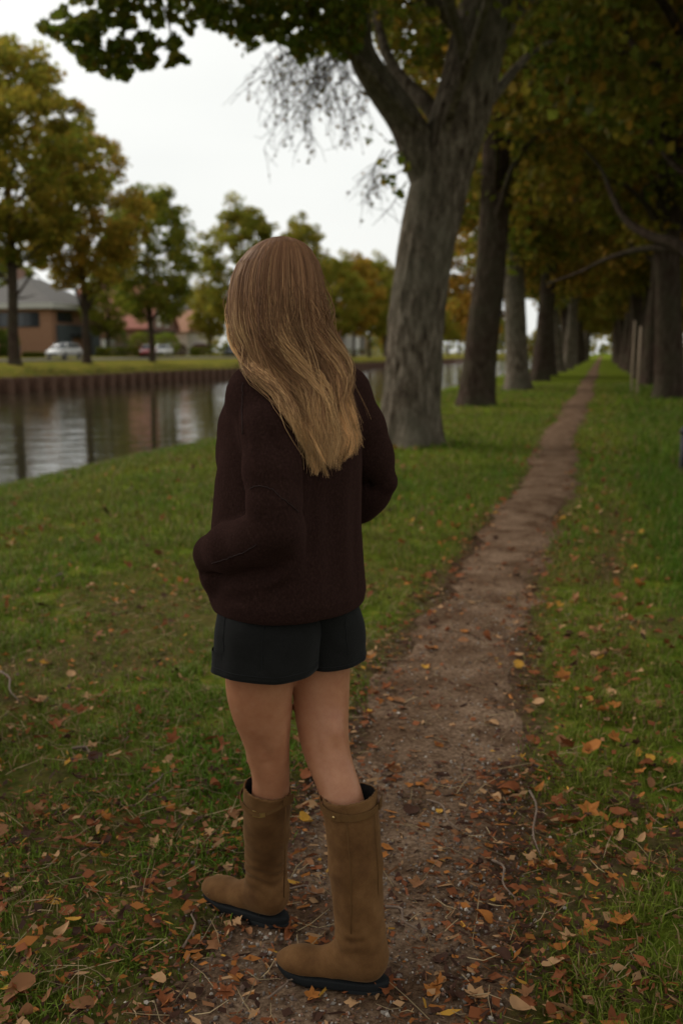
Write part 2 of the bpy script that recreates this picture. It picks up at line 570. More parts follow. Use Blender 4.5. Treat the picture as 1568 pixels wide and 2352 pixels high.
def trunk_tube(mb, pts, rad, seg=28, flare=0.55, seed=0, n=26, lump=0.10, ridge=0.0):
    """tapering trunk with buttressed foot and lumpy bark"""
    c = spline(np.c_[np.asarray(pts, float), np.asarray(rad, float)], n)
    an = np.arange(seg) * 2 * math.pi / seg
    z0 = c[0, 2]
    v = []
    for k in range(n):
        h = max(c[k, 2] - z0, 0)
        fl = 1 + flare * math.exp(-h / 0.35) * (0.75 + 0.45 * np.sin(an * 5 + seed) + 0.3 * np.sin(an * 3 + 2 * seed))
        lp = 1 + lump * (fbm(np.cos(an) * 1.6 + seed, np.sin(an) * 1.6 + 3, c[k, 2] * 0.8 + 0 * an, 3) - 0.5) * 2
        lp = lp + 0.35 * lump * (fbm(np.cos(an) * 6 + seed, np.sin(an) * 6 + 3, c[k, 2] * 3.0 + 0 * an, 2) - 0.5) * 2
        if ridge:
            lp = lp + ridge * (np.abs(fbm(np.cos(an) * 9 + seed, np.sin(an) * 9 + 3, c[k, 2] * 1.6 + 0 * an, 3) - 0.5) * 4 - 0.5)
        r = c[k, 3] * fl * lp
        v.append(np.stack([c[k, 0] + r * np.cos(an), c[k, 1] + r * np.sin(an), np.full(seg, c[k, 2])], 1))
    i, j = np.meshgrid(np.arange(n - 1), np.arange(seg), indexing='ij')
    a, b_ = (i * seg + j).ravel(), (i * seg + (j + 1) % seg).ravel()
    mb.raw(np.concatenate(v), np.stack([a, b_, b_ + seg, a + seg], 1))
    return c


def leaves_mesh(name, pos, nrm_droop, size, col, r, mat=None, aspect=0.85):
    """one folded rhombic leaf (two triangles) at every position"""
    n = len(pos)
    ax = r.normal(size=(n, 3)); ax[:, 2] = ax[:, 2] * 0.7 - nrm_droop
    ax /= np.linalg.norm(ax, axis=1)[:, None]
    sd = np.cross(ax, r.normal(size=(n, 3)))
    sd /= np.linalg.norm(sd, axis=1)[:, None] + 1e-9
    nn = np.cross(ax, sd)
    s = (size * r.uniform(0.65, 1.3, n))[:, None]
    a = pos - ax * s * 0.5
    c = pos + ax * s * 0.5
    l = pos + sd * s * aspect * 0.5 + nn * s * 0.12 - ax * s * 0.08
    rr = pos - sd * s * aspect * 0.5 + nn * s * 0.12 - ax * s * 0.08
    v = np.stack([a, l, c, rr], 1).reshape(-1, 3)
    k = np.arange(n)[:, None] * 4
    f = np.concatenate([k + [0, 2, 1], k + [0, 3, 2]])
    cc = np.repeat(col, 4, axis=0)
    return mesh_np(name, v, f, mat or M_LEAF, cc, smooth=False)


def clump_leaves(cen, rad, per, r, squash=0.75):
    """leaves thrown round clump centres, denser to the outside of each clump"""
    n = len(cen)
    d = r.normal(size=(n * per, 3))
    d /= np.linalg.norm(d, axis=1)[:, None]
    rr = np.repeat(rad, per) * r.uniform(0.25, 1.0, n * per) ** 0.6
    d[:, 2] *= squash
    return np.repeat(cen, per, 0) + d * rr[:, None]


def palette(n, per, mix, r, pos=None, scale=0.35):
    """colours by clump and by leaf; mix = weights of green, olive, yellow, orange, brown"""
    base = np.stack([GREEN, OLIVE, YEL, ORA, BRN])
    w = np.array(mix, float); w /= w.sum()
    cl = r.dirichlet(w * 3.0 + 0.02, n) @ base
    cl = 0.55 * cl + 0.45 * (w @ base)
    c = np.repeat(cl * r.uniform(0.75, 1.35, (n, 1)), per, 0)
    ind = base[r.choice(5, n * per, p=w)]
    c = 0.62 * c + 0.38 * ind
    return c * r.uniform(0.65, 1.35, (n * per, 1))


def crown(seed, H, z0, rx, ry, ncl, per, size, mix, mat=None, clr=(0.7, 1.25), reject=None, low=0.0, top_pow=1.0, gain=1.0):
    """crown mesh and clump centres; local origin at the foot of the tree"""
    r = np.random.default_rng(seed)
    zc, rz = (H + z0) / 2, (H - z0) / 2
    cen = []
    while len(cen) < ncl:
        d = r.normal(size=3); d /= np.linalg.norm(d)
        rad = r.uniform(0.35, 1.0) ** 0.5
        p = d * rad
        lob = 0.82 + 0.36 * vnoise(d[0] * 2.1 + seed, d[1] * 2.1, d[2] * 2.1)
        zz = p[2]
        wid = 1.0 if zz < 0 else (1 - 0.25 * zz * top_pow)
        q = np.array([p[0] * rx * lob * wid, p[1] * ry * lob * wid, zc + zz * rz * (lob if zz > 0 else 1)])
        if low and q[2] < z0 + 2.5:
            q[2] -= low * r.uniform(0, 1)
        cen.append(q)
    cen = np.array(cen)
    if reject is not None:
        cen = cen[~reject(cen)]
    rad = r.uniform(clr[0], clr[1], len(cen))
    pos = clump_leaves(cen, rad, per, r)
    col = palette(len(cen), per, mix, r) * gain
    if reject is not None:
        k = ~reject(pos)
        pos, col = pos[k], col[k]
    me = leaves_mesh('crown', pos, 0.35, size, col, r, mat)
    return me, cen


def limbs(mb, c, cen, r, k=34, r0=0.16, zlo=0.35, seg=6):
    """boughs from the trunk line c to clump centres"""
    pick = r.choice(len(cen), min(k, len(cen)), replace=False)
    for q in cen[pick]:
        hh = np.clip(q[2] - r.uniform(1.0, 3.5), c[0, 2] + (c[-1, 2] - c[0, 2]) * zlo, c[-1, 2])
        i = int(np.argmin(np.abs(c[:, 2] - hh)))
        p0 = c[i, :3]
        mid = p0 * 0.5 + q * 0.5 + np.array([r.normal() * 0.35, r.normal() * 0.35, 0.7 + r.normal() * 0.3])
        sp_ = spline([p0, p0 * 0.75 + mid * 0.25 + r.normal(size=3) * 0.1, mid, q], 10)
        rr = np.linspace(min(r0, c[i, 3] * 0.7), 0.018, 10)
        mb.tube(sp_, rr, seg, cap=False)


# --- avenue tree patterns (shared by the rows)
AV = []
for s, mix in enumerate(((4, 3.2, 1.6, 1.8, 0.9), (3.5, 3.5, 2.0, 2.4, 0.9), (2.0, 2.6, 2.0, 4.2, 1.0), (4.5, 3, 1.2, 1.6, 1.0))):
    r = np.random.default_rng(100 + s)
    me, cen = crown(40 + s, 19.5, 5.9, 5.8, 6.6, 250, 112, 0.25, mix, low=1.3, gain=1.0)
    mb = MB()
    lean = r.normal(size=2) * 0.4
    c = trunk_tube(mb, [(0, 0, -0.25), (lean[0] * 0.3, lean[1] * 0.3, 2), (lean[0] * 0.7, lean[1] * 0.7, 5), (lean[0], lean[1], 9), (lean[0] * 1.5, lean[1] * 1.5, 15), (lean[0] * 1.6, lean[1] * 1.6, 18)],
                   (0.50, 0.43, 0.39, 0.32, 0.15, 0.04), seed=s * 1.7)
    limbs(mb, c, cen, r, 46, 0.17, 0.28)
    AV.append((me, mb.mesh('trunk', M_BARK if s in (0, 2) else M_BARK2, True)))


def plant_tree(name, label, X, Y, crown_me, trunk_me, rot=0.0, sc=1.0, group=None, sz=None, cat='tree'):
    t_ = thing(name, label, cat, (X, Y, float(gz(X, Y, False))), rot, group)
    t_.scale = (sc, sc, sz or sc)
    add('trunk', trunk_me, t_)
    add('crown', crown_me, t_)
    return t_


ORD = ['first', 'second', 'third', 'fourth', 'fifth', 'sixth', 'seventh', 'eighth', 'ninth', 'tenth', 'eleventh', 'twelfth', 'thirteenth', 'fourteenth', 'fifteenth', 'sixteenth', 'seventeenth', 'eighteenth']
# left row, canal side: the first big linden is modelled on its own, with its two limbs
T1 = np.array([*W([1.096, 16.04, 0])[:2], -0.05])
T1[2] = float(gz(T1[0], T1[1], False))


def loc1(x, y, D):
    return PW(x, y, D) - T1


YT_X = np.array([-400, 0, 74, 85, 130, 200, 265, 300, 345, 400, 430, 437, 470, 500, 550, 600, 640, 690, 760, 800, 840, 870, 940, 1000, 1100, 1165])
YT_Y = np.array([-150, -60, -40, 66, 92, 158, 190, 150, 158, 150, 150, 20, 60, 70, 118, 100, 92, 145, 112, 135, 80, 60, 45, 40, 30, 40])


def clear_of_sky(q, margin=0.0):
    """True where leaves of the near left trees would hang into the open sky over the canal"""
    x, y, fw = proj(q)
    inside = (x > -300) & (x < 1165) & (fw > 0.3)
    return inside & (y > np.interp(x, YT_X, YT_Y) + margin)


mb = MB()
cpts = [PW(938, 1030, 16.04), PW(945, 900, 16.04), PW(955, 750, 16.02), PW(975, 600, 16.0), PW(1008, 430, 16.0), PW(1050, 280, 16.0), PW(1085, 150, 16.05), PW(1115, 0, 16.1), PW(1135, -180, 16.1), PW(1150, -420, 16.2), PW(1160, -700, 16.2), PW(1165, -900, 16.2)]
cpts = np.array(cpts) - T1
cpts[0, 2] = -0.25
c1 = trunk_tube(mb, cpts, (0.46, 0.45, 0.44, 0.435, 0.435, 0.45, 0.43, 0.39, 0.34, 0.26, 0.14, 0.04), n=150, seg=84, seed=2.3, flare=0.85, lump=0.12, ridge=0.024)
# swollen fork on the left, with the heavy limb rising to the left
lb = spline([loc1(1000, 430, 16.0), loc1(958, 335, 15.9), loc1(925, 270, 15.8), loc1(865, 185, 15.6), loc1(830, 120, 15.5), loc1(822, 40, 15.4), loc1(800, -60, 15.2), loc1(740, -200, 15.0)], 26)
mb.tube(lb, np.interp(np.linspace(0, 1, 26), [0, 0.25, 0.6, 1], [0.36, 0.27, 0.20, 0.10]), 14)
lb2 = spline([loc1(1040, 330, 16.3), loc1(985, 245, 16.6), loc1(930, 190, 17.0), loc1(890, 130, 17.4), loc1(860, 30, 17.8)], 16)
mb.tube(lb2, np.linspace(0.16, 0.07, 16), 8)
# long bough over the canal that carries the dark hanging spray
lb3 = spline([loc1(800, -60, 15.2), loc1(650, -170, 14.8), loc1(450, -160, 14.4), loc1(330, -60, 14.1), loc1(240, 30, 14.0), loc1(120, 62, 14.0)], 24)
mb.tube(lb3, np.linspace(0.10, 0.012, 24), 6)
for (xa, ya, xb, yb) in ((330, -60, 400, 120), (280, -5, 270, 170), (330, -60, 340, 130), (240, 30, 200, 130), (560, -150, 560, 80), (640, -160, 690, 110), (700, -120, 780, 90), (500, -150, 430, 20)):
    mb.tube(spline([loc1(xa, ya, 14.3), loc1((xa + xb) / 2 + 12, (ya + yb) / 2 - 15, 14.25), loc1(xb, yb, 14.2)], 8), np.linspace(0.03, 0.008, 8), 5, cap=False)
r = np.random.default_rng(77)
me1, cen1 = crown(61, 21, 4.8, 6.2, 6.6, 250, 190, 0.15, (5, 3, 1.2, 0.8, 0.6), reject=lambda q: clear_of_sky(q + T1))
# hanging sprays, drawn by their outline at the bough's own distance
def spray(poly, n, D0, D1, r, hole=0.46):
    poly = np.array(poly, float)
    lo, hi = poly.min(0), poly.max(0)
    out = []
    while len(out) < n:
        p = r.uniform(lo, hi)
        x, y = p
        ins = False
        for (x0, y0), (x1, y1) in zip(poly, np.roll(poly, -1, 0)):
            if (y0 > y) != (y1 > y) and x < (x1 - x0) * (y - y0) / (y1 - y0) + x0:
                ins = not ins
        if not ins or vnoise(x / 20, y / 17, 4.0) < hole - 0.10 * vnoise(x / 60, y / 60, 9):
            continue
        out.append(PW(x, y, r.uniform(D0, D1)))
    return np.array(out)


sp1 = spray([(78, 62), (120, 36), (165, 0), (200, -60), (360, -60), (372, 20), (380, 70), (425, 92), (434, 158), (400, 152), (345, 158), (310, 160), (280, 198), (262, 190), (225, 165), (195, 160), (170, 125), (130, 92)], 2500, 13.4, 14.6, r, 0.46)
sp2 = spray([(384, -60), (388, 50), (440, 78), (470, 60), (520, 75), (560, 128), (600, 100), (645, 95), (690, 150), (745, 115), (790, 145), (830, 110), (850, 0), (850, -60)], 3200, 13.8, 15.2, r, 0.28)
sp3 = spray([(870, 20), (1000, 0), (1040, 60), (1010, 110), (960, 150), (900, 130)], 260, 15.6, 17.0, r, 0.5)
sp4 = spray([(822, 265), (850, 290), (905, 330), (940, 380), (925, 460), (880, 420), (840, 330)], 70, 15.2, 15.8, r, 0.5)
spn = np.concatenate([sp1, sp2, sp3, sp4]) - T1
sc_ = palette(len(spn), 1, (6, 3, 0.6, 0.5, 0.5), r)
spr_me = leaves_mesh('spray', spn, 0.5, 0.115, sc_, r)
limbs(mb, c1[36:], cen1, r, 40, 0.14, 0.1)
tree1 = thing('linden_tree', 'massive forked linden with lichen grey trunk right beside the person', 'tree', T1, 0, 'lindens on the canal side of the path')
add('trunk', mb.mesh('trunk', M_BARK, True), tree1)
add('crown', me1, tree1)
add('hanging_spray', spr_me, tree1, label='dark leafy spray hanging over the canal')

# half bare twigs hanging into the sky between the limb and the water
mb = MB()
lp = []
for k in range(52):
    u = r.uniform(0, 1)
    st = np.array([r.uniform(600, 850), r.uniform(60, 130)]) if k < 46 else np.array([r.uniform(880, 940), r.uniform(330, 420)])
    D = r.uniform(17.5, 20.5)
    if k < 46:
        en = np.array([max(r.uniform(480, 850), st[0] - 190), r.uniform(180, 350)])
        if en[1] > 250 and en[0] < 560:
            en[0] += 120
    else:
        en = st + np.array([r.uniform(-110, -20), r.uniform(40, 130)])
    n = 14
    tt = np.linspace(0, 1, n)[:, None]
    pl = st * (1 - tt) + en * tt
    pl[:, 0] += np.sin(tt[:, 0] * r.uniform(4, 9) + k) * 9 * tt[:, 0]
    pl[:, 1] -= np.sin(tt[:, 0] * 3.1) * r.uniform(-5, 28)
    pw = np.array([PW(x, y, D) for x, y in pl])
    mb.tube(pw - T1, np.linspace(0.012, 0.004, n), 4, cap=False)
    for i in range(3, n):
        for _ in range(2):
            if r.uniform() < 0.42:
                L = r.uniform(0.2, 0.6)
                d = np.array([r.normal() * 0.6, r.normal() * 0.6, -0.75 + r.normal() * 0.4]); d /= np.linalg.norm(d)
                e = pw[i] + d * L
                mb.tube(np.array([pw[i], pw[i] + d * L * 0.5 + r.normal(size=3) * 0.04, e]) - T1, np.array([0.006, 0.005, 0.003]), 3, cap=False)
                for q in range(r.integers(0, 3)):
                    lp.append(pw[i] + d * L * r.uniform(0.3, 1.05) + r.normal(size=3) * 0.03)
lp = np.array(lp) - T1
add('twig', mb.mesh('twig', M_BARK2, True), tree1, kind='stuff')
add('withered_foliage', leaves_mesh('withered_foliage', lp, 0.7, 0.075, palette(len(lp), 1, (1, 1, 0.5, 0.5, 4), r) * 0.7, r), tree1, kind='stuff')

L_LAB = {2: 'brown linden trunk standing directly behind the massive forked linden', 3: 'lichen grey linden with flared foot, third in the canal side row',
         4: 'slim dark linden just past the flared grey one in the canal side row', 0: 'out of view linden before the massive forked one, added for its shade'}
rowY = [15.8 + 12.4 * k for k in range(-1, 17)]
for k, Y in enumerate(rowY):
    if k == 1:
        continue
    vi = (3, 0, 1, 0, 3, 1, 2, 0)[k % 8]
    lab = L_LAB.get(k, f'{ORD[k - 2]} linden past the massive forked one on the canal side')
    cm, tm = AV[vi]
    X = (-3.1, 0, -3.35, -3.2, -3.1)[k] if k < 5 else -3.1 + 0.2 * math.sin(k * 2.1)
    if k == 0:  # unseen tree added to shade the foreground, its leaves kept out of view
        X = -3.4
        rt = 0.7
        r0_ = np.array([X, Y, 0.0])
        cm, cen0 = crown(63, 20, 5.0, 6.0, 6.4, 190, 55, 0.3, (5, 3, 1, 0.5, 0.6), reject=lambda q: clear_of_sky(q + r0_) | ((lambda a: (a[2] > 0.2) & (a[0] > -300) & (a[0] < 1900) & (a[1] > -40))(proj(q + r0_))))
        plant_tree('linden_tree', lab, X, Y, cm, tm, 0, 1, 'lindens on the canal side of the path')
        continue
    if k == 2:                                   # its crown must stay right of the open sky
        r0_ = np.array([X, Y, 0.0])
        cm, _c = crown(64, 19.5, 5.6, 5.8, 6.4, 250, 135, 0.23, (4, 3, 1.6, 1.6, 0.8), low=1.5, reject=lambda q: (lambda a: (a[0] < 1165) & (a[1] > np.interp(a[0], [-300, 790, 850, 900, 1165], [-80, -60, 60, 200, 620])))(proj(q + r0_)))
        mb = MB()
        q_ = np.array([PW(1090, 930, 28.35), PW(1104, 800, 28.35), PW(1122, 650, 28.35), PW(1134, 500, 28.4), PW(1140, 300, 28.4), PW(1146, 50, 28.4), PW(1150, -300, 28.4), PW(1150, -430, 28.4)]) - r0_
        q_[0, 2] = -0.25
        c2_ = trunk_tube(mb, q_, (0.50, 0.46, 0.43, 0.40, 0.36, 0.28, 0.14, 0.04), n=60, seg=48, seed=4.1, flare=0.5, lump=0.12, ridge=0.03)
        limbs(mb, c2_, _c, np.random.default_rng(5), 40, 0.16, 0.3)
        tm = mb.mesh('trunk', M_BARK2, True)
        plant_tree('linden_tree', lab, X, Y, cm, tm, 0.0, 1, 'lindens on the canal side of the path')
        continue
    if k in (3, 4, 5):
        r0_ = np.array([X, Y, 0.0])
        cm, _c = crown(64 + k, 18.5, 5.4, 5.4, 6.2, 210, 115, 0.27, ((4, 3, 1.6, 1.6, 0.8), (2, 3, 2, 3.2, 0.8), (4, 3, 1.4, 0.8, 0.8))[k - 3], low=1.6,
                       reject=lambda q: (lambda a: (a[0] < 955 + 0 * a[1]))(proj(q + r0_)))
        plant_tree('linden_tree', lab, X, Y, cm, tm, 0.0, 1, 'lindens on the canal side of the path')
        continue
    plant_tree('linden_tree', lab, X, Y, cm, tm, k * 1.3, 0.95 + 0.1 * math.sin(k), 'lindens on the canal side of the path')

# right row
for k, Y in enumerate([8.6 + 12.4 * q for q in range(0, 17)]):
    lab = {0: 'out of view linden opening the roadside row, added for its shade', 1: 'linden with long dark boughs reaching over the path from the roadside',
           2: 'thick brown linden trunk with a knot on the roadside of the path'}.get(k, f'{ORD[k - 3]} linden past the knotted thick trunk on the roadside')
    cm, tm = AV[(1, 3, 3, 2, 1, 0, 3, 2)[k % 8]]
    tm = AV[(1, 3, 3, 1)[k % 4]][1]
    X = 2.15 + 0.12 * math.sin(k * 1.7)
    rt = k * 2.2 + 0.4
    if k == 0:  # unseen too, the row carried on to add shade over the near ground
        r0_ = np.array([X, Y, 0.0])
        cm, _c = crown(81, 20, 5.0, 5.6, 6.4, 190, 55, 0.3, (5, 3, 1, 0.5, 0.6), reject=lambda q: (lambda a: (a[2] > 0.2) & (a[0] > -300) & (a[0] < 1900) & (a[1] > -30))(proj(q + r0_)))
        rt = 0
    plant_tree('linden_tree', lab, X, Y, cm, tm, rt, 0.98 + 0.06 * math.sin(k * 3), 'lindens on the roadside of the path')

# the long boughs over the path belong to the second roadside tree
t21 = [o for o in COL.objects if o.get('label', '').startswith('linden with long dark boughs')][0]
mi = t21.matrix_basis.inverted()
def bough(pts, rad):
    w = np.array([PW(*p) for p in pts])
    rr = np.array(t21.location)
    R_ = Matrix.Rotation(-t21.rotation_euler[2], 3, 'Z')
    l = np.array([np.array(R_ @ Vector(p - rr)) for p in w]) / t21.scale[0]
    mb = MB(); mb.tube(spline(l, 26), np.linspace(rad, 0.025, 26), 8)
    return mb.part('branch', M_BARK2, t21, True)
bough([(1640, 640, 21.3), (1560, 565, 21.8), (1500, 545, 22.3), (1440, 510, 23), (1405, 450, 23.6), (1380, 390, 24.2), (1330, 330, 25)], 0.15)
bough([(1640, 590, 21.5), (1500, 570, 22.6), (1400, 592, 23.6), (1330, 625, 24.5), (1255, 652, 25.5)], 0.10)
bough([(1640, 420, 21.0), (1560, 390, 21.6), (1500, 330, 22.2), (1420, 290, 23), (1370, 270, 24)], 0.09)
bough([(1700, 300, 21.3), (1560, 180, 21), (1420, 120, 20.5), (1280, 150, 20), (1180, 155, 19.5)], 0.08)

# --- a belt of trees beyond the roadside, closing the avenue off to the right
r = np.random.default_rng(9)
for k in range(16):
    Y, X = 30 + k * 13 + r.uniform(-3, 3), 15.5 + r.uniform(-1.5, 2.5)
    cm, tm = AV[(0, 1, 3, 2)[k % 4]]
    plant_tree('roadside_tree', f'{ORD[k]} dark broadleaf tree of the belt beyond the right hand road', X, Y, cm, tm, k * 0.9, 1.0, 'trees beyond the right hand road')

# a small orange tree on the near bank, glimpsed between the trunks
mb = MB()
cm, _c = crown(171, 13, 2.6, 2.7, 3.2, 150, 110, 0.22, (1.2, 2.4, 2.4, 4.6, 0.8), clr=(0.45, 0.85), gain=1.3)
c2_ = trunk_tube(mb, [(0, 0, -0.2), (0, 0, 2), (0.1, 0, 5), (0, 0, 9), (0, 0, 11)], (0.16, 0.13, 0.11, 0.06, 0.02), seg=12, seed=1.0)
limbs(mb, c2_, _c, np.random.default_rng(6), 24, 0.06, 0.15, 5)
plant_tree('bank_tree', 'slender orange leaved tree on the grassy bank glimpsed between the linden trunks', -7.3, 62.0, cm, mb.mesh('trunk', M_BARK2, True))

# --- far bank row
FB = []
for s, mix in enumerate(((3.2, 5, 2.6, 0.8, 0.2), (4, 5, 1.9, 0.6, 0.2), (2.0, 3.6, 2.8, 3.6, 0.3), (4.6, 4.4, 1.2, 0.4, 0.2))):
    r = np.random.default_rng(200 + s)
    me, cen = crown(140 + s, 18, 3.6, 5.0, 5.4, 330, 90, 0.27, mix, clr=(0.55, 1.05), gain=1.45)
    mb = MB()
    c = trunk_tube(mb, [(0, 0, -0.3), (0, 0, 2), (0.1, 0, 4.5), (0.1, 0.1, 9), (0, 0, 15), (0, 0, 16.5)], (0.34, 0.28, 0.26, 0.2, 0.08, 0.02), seg=14, seed=s)
    limbs(mb, c, cen, r, 30, 0.11, 0.25, 5)
    FB.append((me, mb.mesh('trunk', M_BARK2, True)))
_ma, _ca = crown(149, 18, 5.6, 5.0, 5.4, 330, 90, 0.26, (3.2, 5, 2.6, 0.9, 0.2), clr=(0.5, 0.95), gain=1.45)
FB.append((_ma, FB[0][1]))
_ma, _ca = crown(151, 18, 5.4, 4.3, 5.2, 260, 90, 0.26, (2.6, 4, 2.6, 2.6, 0.2), clr=(0.5, 0.95), gain=1.45)
FB.append((_ma, FB[2][1]))
far = [(34, 4, 1.36, 1.27, 'tall olive and yellow tree on the far bank towering over the grey roofed house'),
       (200, 5, 1.10, 1.04, 'rusty orange tinged tree on the far bank before the slate garage'),
       (350, 3, 0.95, 0.94, 'green round crowned tree on the far bank before the red roofed house'),
       (560, 1, 1.05, 1.04, 'broad green olive tree on the far bank past the red roofed house'),
       (690, 0, 0.86, 1.12, 'narrow olive tree on the far bank rising above its neighbours'),
       (770, 1, 0.95, 0.92, 'olive tree on the far bank left of the orange crowned one'),
       (812, 2, 0.95, 1.0, 'tree with orange upper crown on the far bank before the pale house')]
for x, vi, s, szz, lab in far:
    p = PX(x, 826, -42.0)
    plant_tree('street_tree', lab, -42.0, p[1], FB[vi][0], FB[vi][1], x * 0.01, s, 'trees along the far bank', szz)
for k, Y in enumerate([47, 183, 197, 212, 228, 244, 262, 282, 304, 330, 360, 395, 435, 480]):
    plant_tree('street_tree', f'{ORD[k - 1]} far bank tree past the orange crowned one before the pale house' if k else 'street tree on the far bank before the dark brick house', -42.0, Y, *FB[(2, 1, 0, 2, 3, 2, 0, 1)[k % 8]], k * 1.1, 0.95 + 0.1 * math.sin(k), 'trees along the far bank')
# garden trees behind the houses
for k, (x, X, vi, s, lab) in enumerate(((250, -56, 3, 0.62, 'dark green garden tree between the slate garage and the red roof'),
                                        (482, -56, 0, 0.60, 'yellow olive garden tree beside the small pale house'),
                                        (20, -76, 3, 0.8, 'green tree behind the dark brick house'), (290, -90, 1, 0.75, 'olive tree rising behind the red roofed house'),
                                        (450, -85, 1, 0.8, 'olive tree behind the small pale house'), (600, -70, 3, 0.85, 'green garden tree behind the far bank row'), (720, -75, 1, 0.85, 'olive garden tree behind the far bank row'), (880, -70, 2, 0.9, 'orange garden tree beyond the pale house'))):
    p = PX(x, 815, X)
    plant_tree('garden_tree', lab, X, p[1], *FB[vi], k * 0.8, s, 'garden trees around the houses')
# the mass of trees that closes the view down the canal and beyond the houses
r = np.random.default_rng(31)
cc = np.concatenate([np.c_[r.uniform(-160, -95, 170), r.uniform(60, 500, 170), r.uniform(2, 11, 170)], np.c_[r.uniform(-120, 60, 200), r.uniform(470, 540, 200), r.uniform(1, 14, 200)]])
pos = clump_leaves(cc, r.uniform(2.5, 4.5, len(cc)), 70, r)
add('distant_trees', leaves_mesh('distant_trees', pos, 0.2, 1.35, palette(len(cc), 70, (4, 4, 1.5, 1.2, 0.5), r), r), kind='stuff', label='far mass of autumn trees closing the view', category='trees')
# ------------------------------------------------------------------ houses, cars and gardens on the far bank
M_BRICK = mat_noise('brick_mat', [(0.3, (0.24, 0.12, 0.07)), (0.7, (0.36, 0.20, 0.125))], 4, 0.9, 0.2, 0.01)
M_BRICK2 = mat_noise('dull_brick_mat', [(0.3, (0.20, 0.115, 0.085)), (0.7, (0.30, 0.185, 0.145))], 4, 0.9, 0.2, 0.01)
M_RGREY = mat_noise('grey_tile_mat', [(0.3, (0.085, 0.078, 0.07)), (0.7, (0.135, 0.122, 0.11))], 5, 0.8, 0.3, 0.03, stretch=(1, 1, 3))
M_RRED = mat_noise('red_tile_mat', [(0.3, (0.27, 0.10, 0.075)), (0.7, (0.38, 0.16, 0.115))], 5, 0.8, 0.3, 0.03, stretch=(1, 1, 3))
M_FASC = flat('fascia_mat', (0.46, 0.45, 0.41), 0.7)
M_SLATE = mat_noise('slate_panel_mat', [(0.3, (0.055, 0.066, 0.072)), (0.7, (0.085, 0.098, 0.105))], 2, 0.7)
M_DARK = flat('dark_timber_mat', (0.025, 0.024, 0.025), 0.7)
M_PLASTER = flat('plaster_mat', (0.62, 0.57, 0.50), 0.9)
M_WHITE = flat('white_paint_mat', (0.72, 0.71, 0.68), 0.6)
M_WIN, _t, _b = new_mat('window_glass_mat')
_b.inputs['Base Color'].default_value = (0.03, 0.034, 0.038, 1); _b.inputs['Roughness'].default_value = 0.12


def facade_window(parent, x, y0, y1, z0, z1, panes=1, frame=M_WHITE, axis='x', glass=None):
    """window in a wall facing +X (axis x) or -Y (axis y), frame proud of the wall, one object per pane"""
    def bx(u0, u1, w0, w1, d0, d1):
        return (x + d0, x + d1, u0, u1, w0, w1) if axis == 'x' else (u0, u1, x - d1, x - d0, w0, w1)
    mb = MB()
    f = 0.07
    for args in ((y0, y1, z0 - f, z0, 0.003, 0.09), (y0, y1, z1, z1 + f, 0.003, 0.09), (y0 - f, y0, z0 - f, z1 + f, 0.003, 0.085), (y1, y1 + f, z0 - f, z1 + f, 0.003, 0.085)):
        mb.box(*bx(*args))
    w = (y1 - y0) / panes
    for k in range(1, panes):
        mb.box(*bx(y0 + k * w - 0.035, y0 + k * w + 0.035, z0, z1, 0.003, 0.08))
    win = mb.part('window', frame, parent)
    for k in range(panes):
        mb = MB(); mb.box(*bx(y0 + k * w + (0.036 if k else 0.001), y0 + (k + 1) * w - (0.036 if k < panes - 1 else 0.001), z0 + 0.001, z1 - 0.001, 0.004, 0.03)); mb.part('pane', glass or M_WIN, win)
    return win


# house with the grey hipped roof: corner towards the canal at (0,0); runs back to -X and along +Y
hp = PX(122, 805, -60)
h1 = thing('brick_house', 'brick house with grey hipped roof, pale eaves and slate clad garage front', 'house', (-60, hp[1], 0.95))
mb = MB(); mb.box(-10, 0, 0, 10.5, -0.6, 5.35); mb.part('wall', M_BRICK, h1)
mb = MB(); mb.box(-10.7, 0.7, -0.7, 11.2, 5.36, 5.95); mb.part('fascia', M_FASC, h1)
mb = MB()
mb.raw([(-10.5, -0.5, 5.96), (0.5, -0.5, 5.96), (0.5, 11.0, 5.96), (-10.5, 11.0, 5.96), (-5, 3.0, 9.1), (-5, 6.4, 9.1)], [(1, 2, 5, 4), (3, 0, 4, 5)], [(0, 1, 4), (2, 3, 5)])
rf = mb.part('roof', M_RGREY, h1)
mb = MB(); mb.box(-6.2, -5.5, 3.2, 4.0, 8.4, 10.0); mb.part('chimney', M_BRICK2, rf)
facade_window(h1, 0.0, -8.2, -1.6, 3.4, 4.9, 4, M_DARK, 'y')
facade_window(h1, 0.0, 1.2, 4.4, 4.0, 5.0, 3, M_DARK)
mb = MB(); mb.box(0.004, 0.5, 0.9, 10.2, -0.5, 3.6)
g1 = mb.part('garage_front', M_SLATE, h1)
mb = MB(); mb.box(0.503, 0.56, 3.6, 6.4, -0.4, 2.1); mb.part('garage_door', M_BRICK, g1)
mb = MB(); mb.box(0.503, 0.58, 6.7, 8.0, -0.4, 2.3); mb.part('door', M_DARK, g1)
mb = MB(); mb.box(0.503, 1.1, 3.2, 8.2, 2.35, 2.55); mb.part('canopy', M_DARK, g1)

# low annex with white garage door
ap = PX(222, 805, -60)
an = thing('garage_annex', 'low garage with tan gable and white door beside the slate garage front', 'garage', (-60, ap[1], 0.95))
mb = MB(); mb.box(-6, 0, 0, 6, -0.6, 2.5); mb.part('wall', M_BRICK, an)
mb = MB(); mb.prism([(-0.3, 2.51), (6.3, 2.51), (3.0, 4.3)], 'x', -6.2, 0.3); mb.part('roof', M_BRICK, an)
mb = MB(); mb.box(0.004, 0.07, 1.2, 4.8, -0.5, 2.1); mb.part('garage_door', M_WHITE, an)

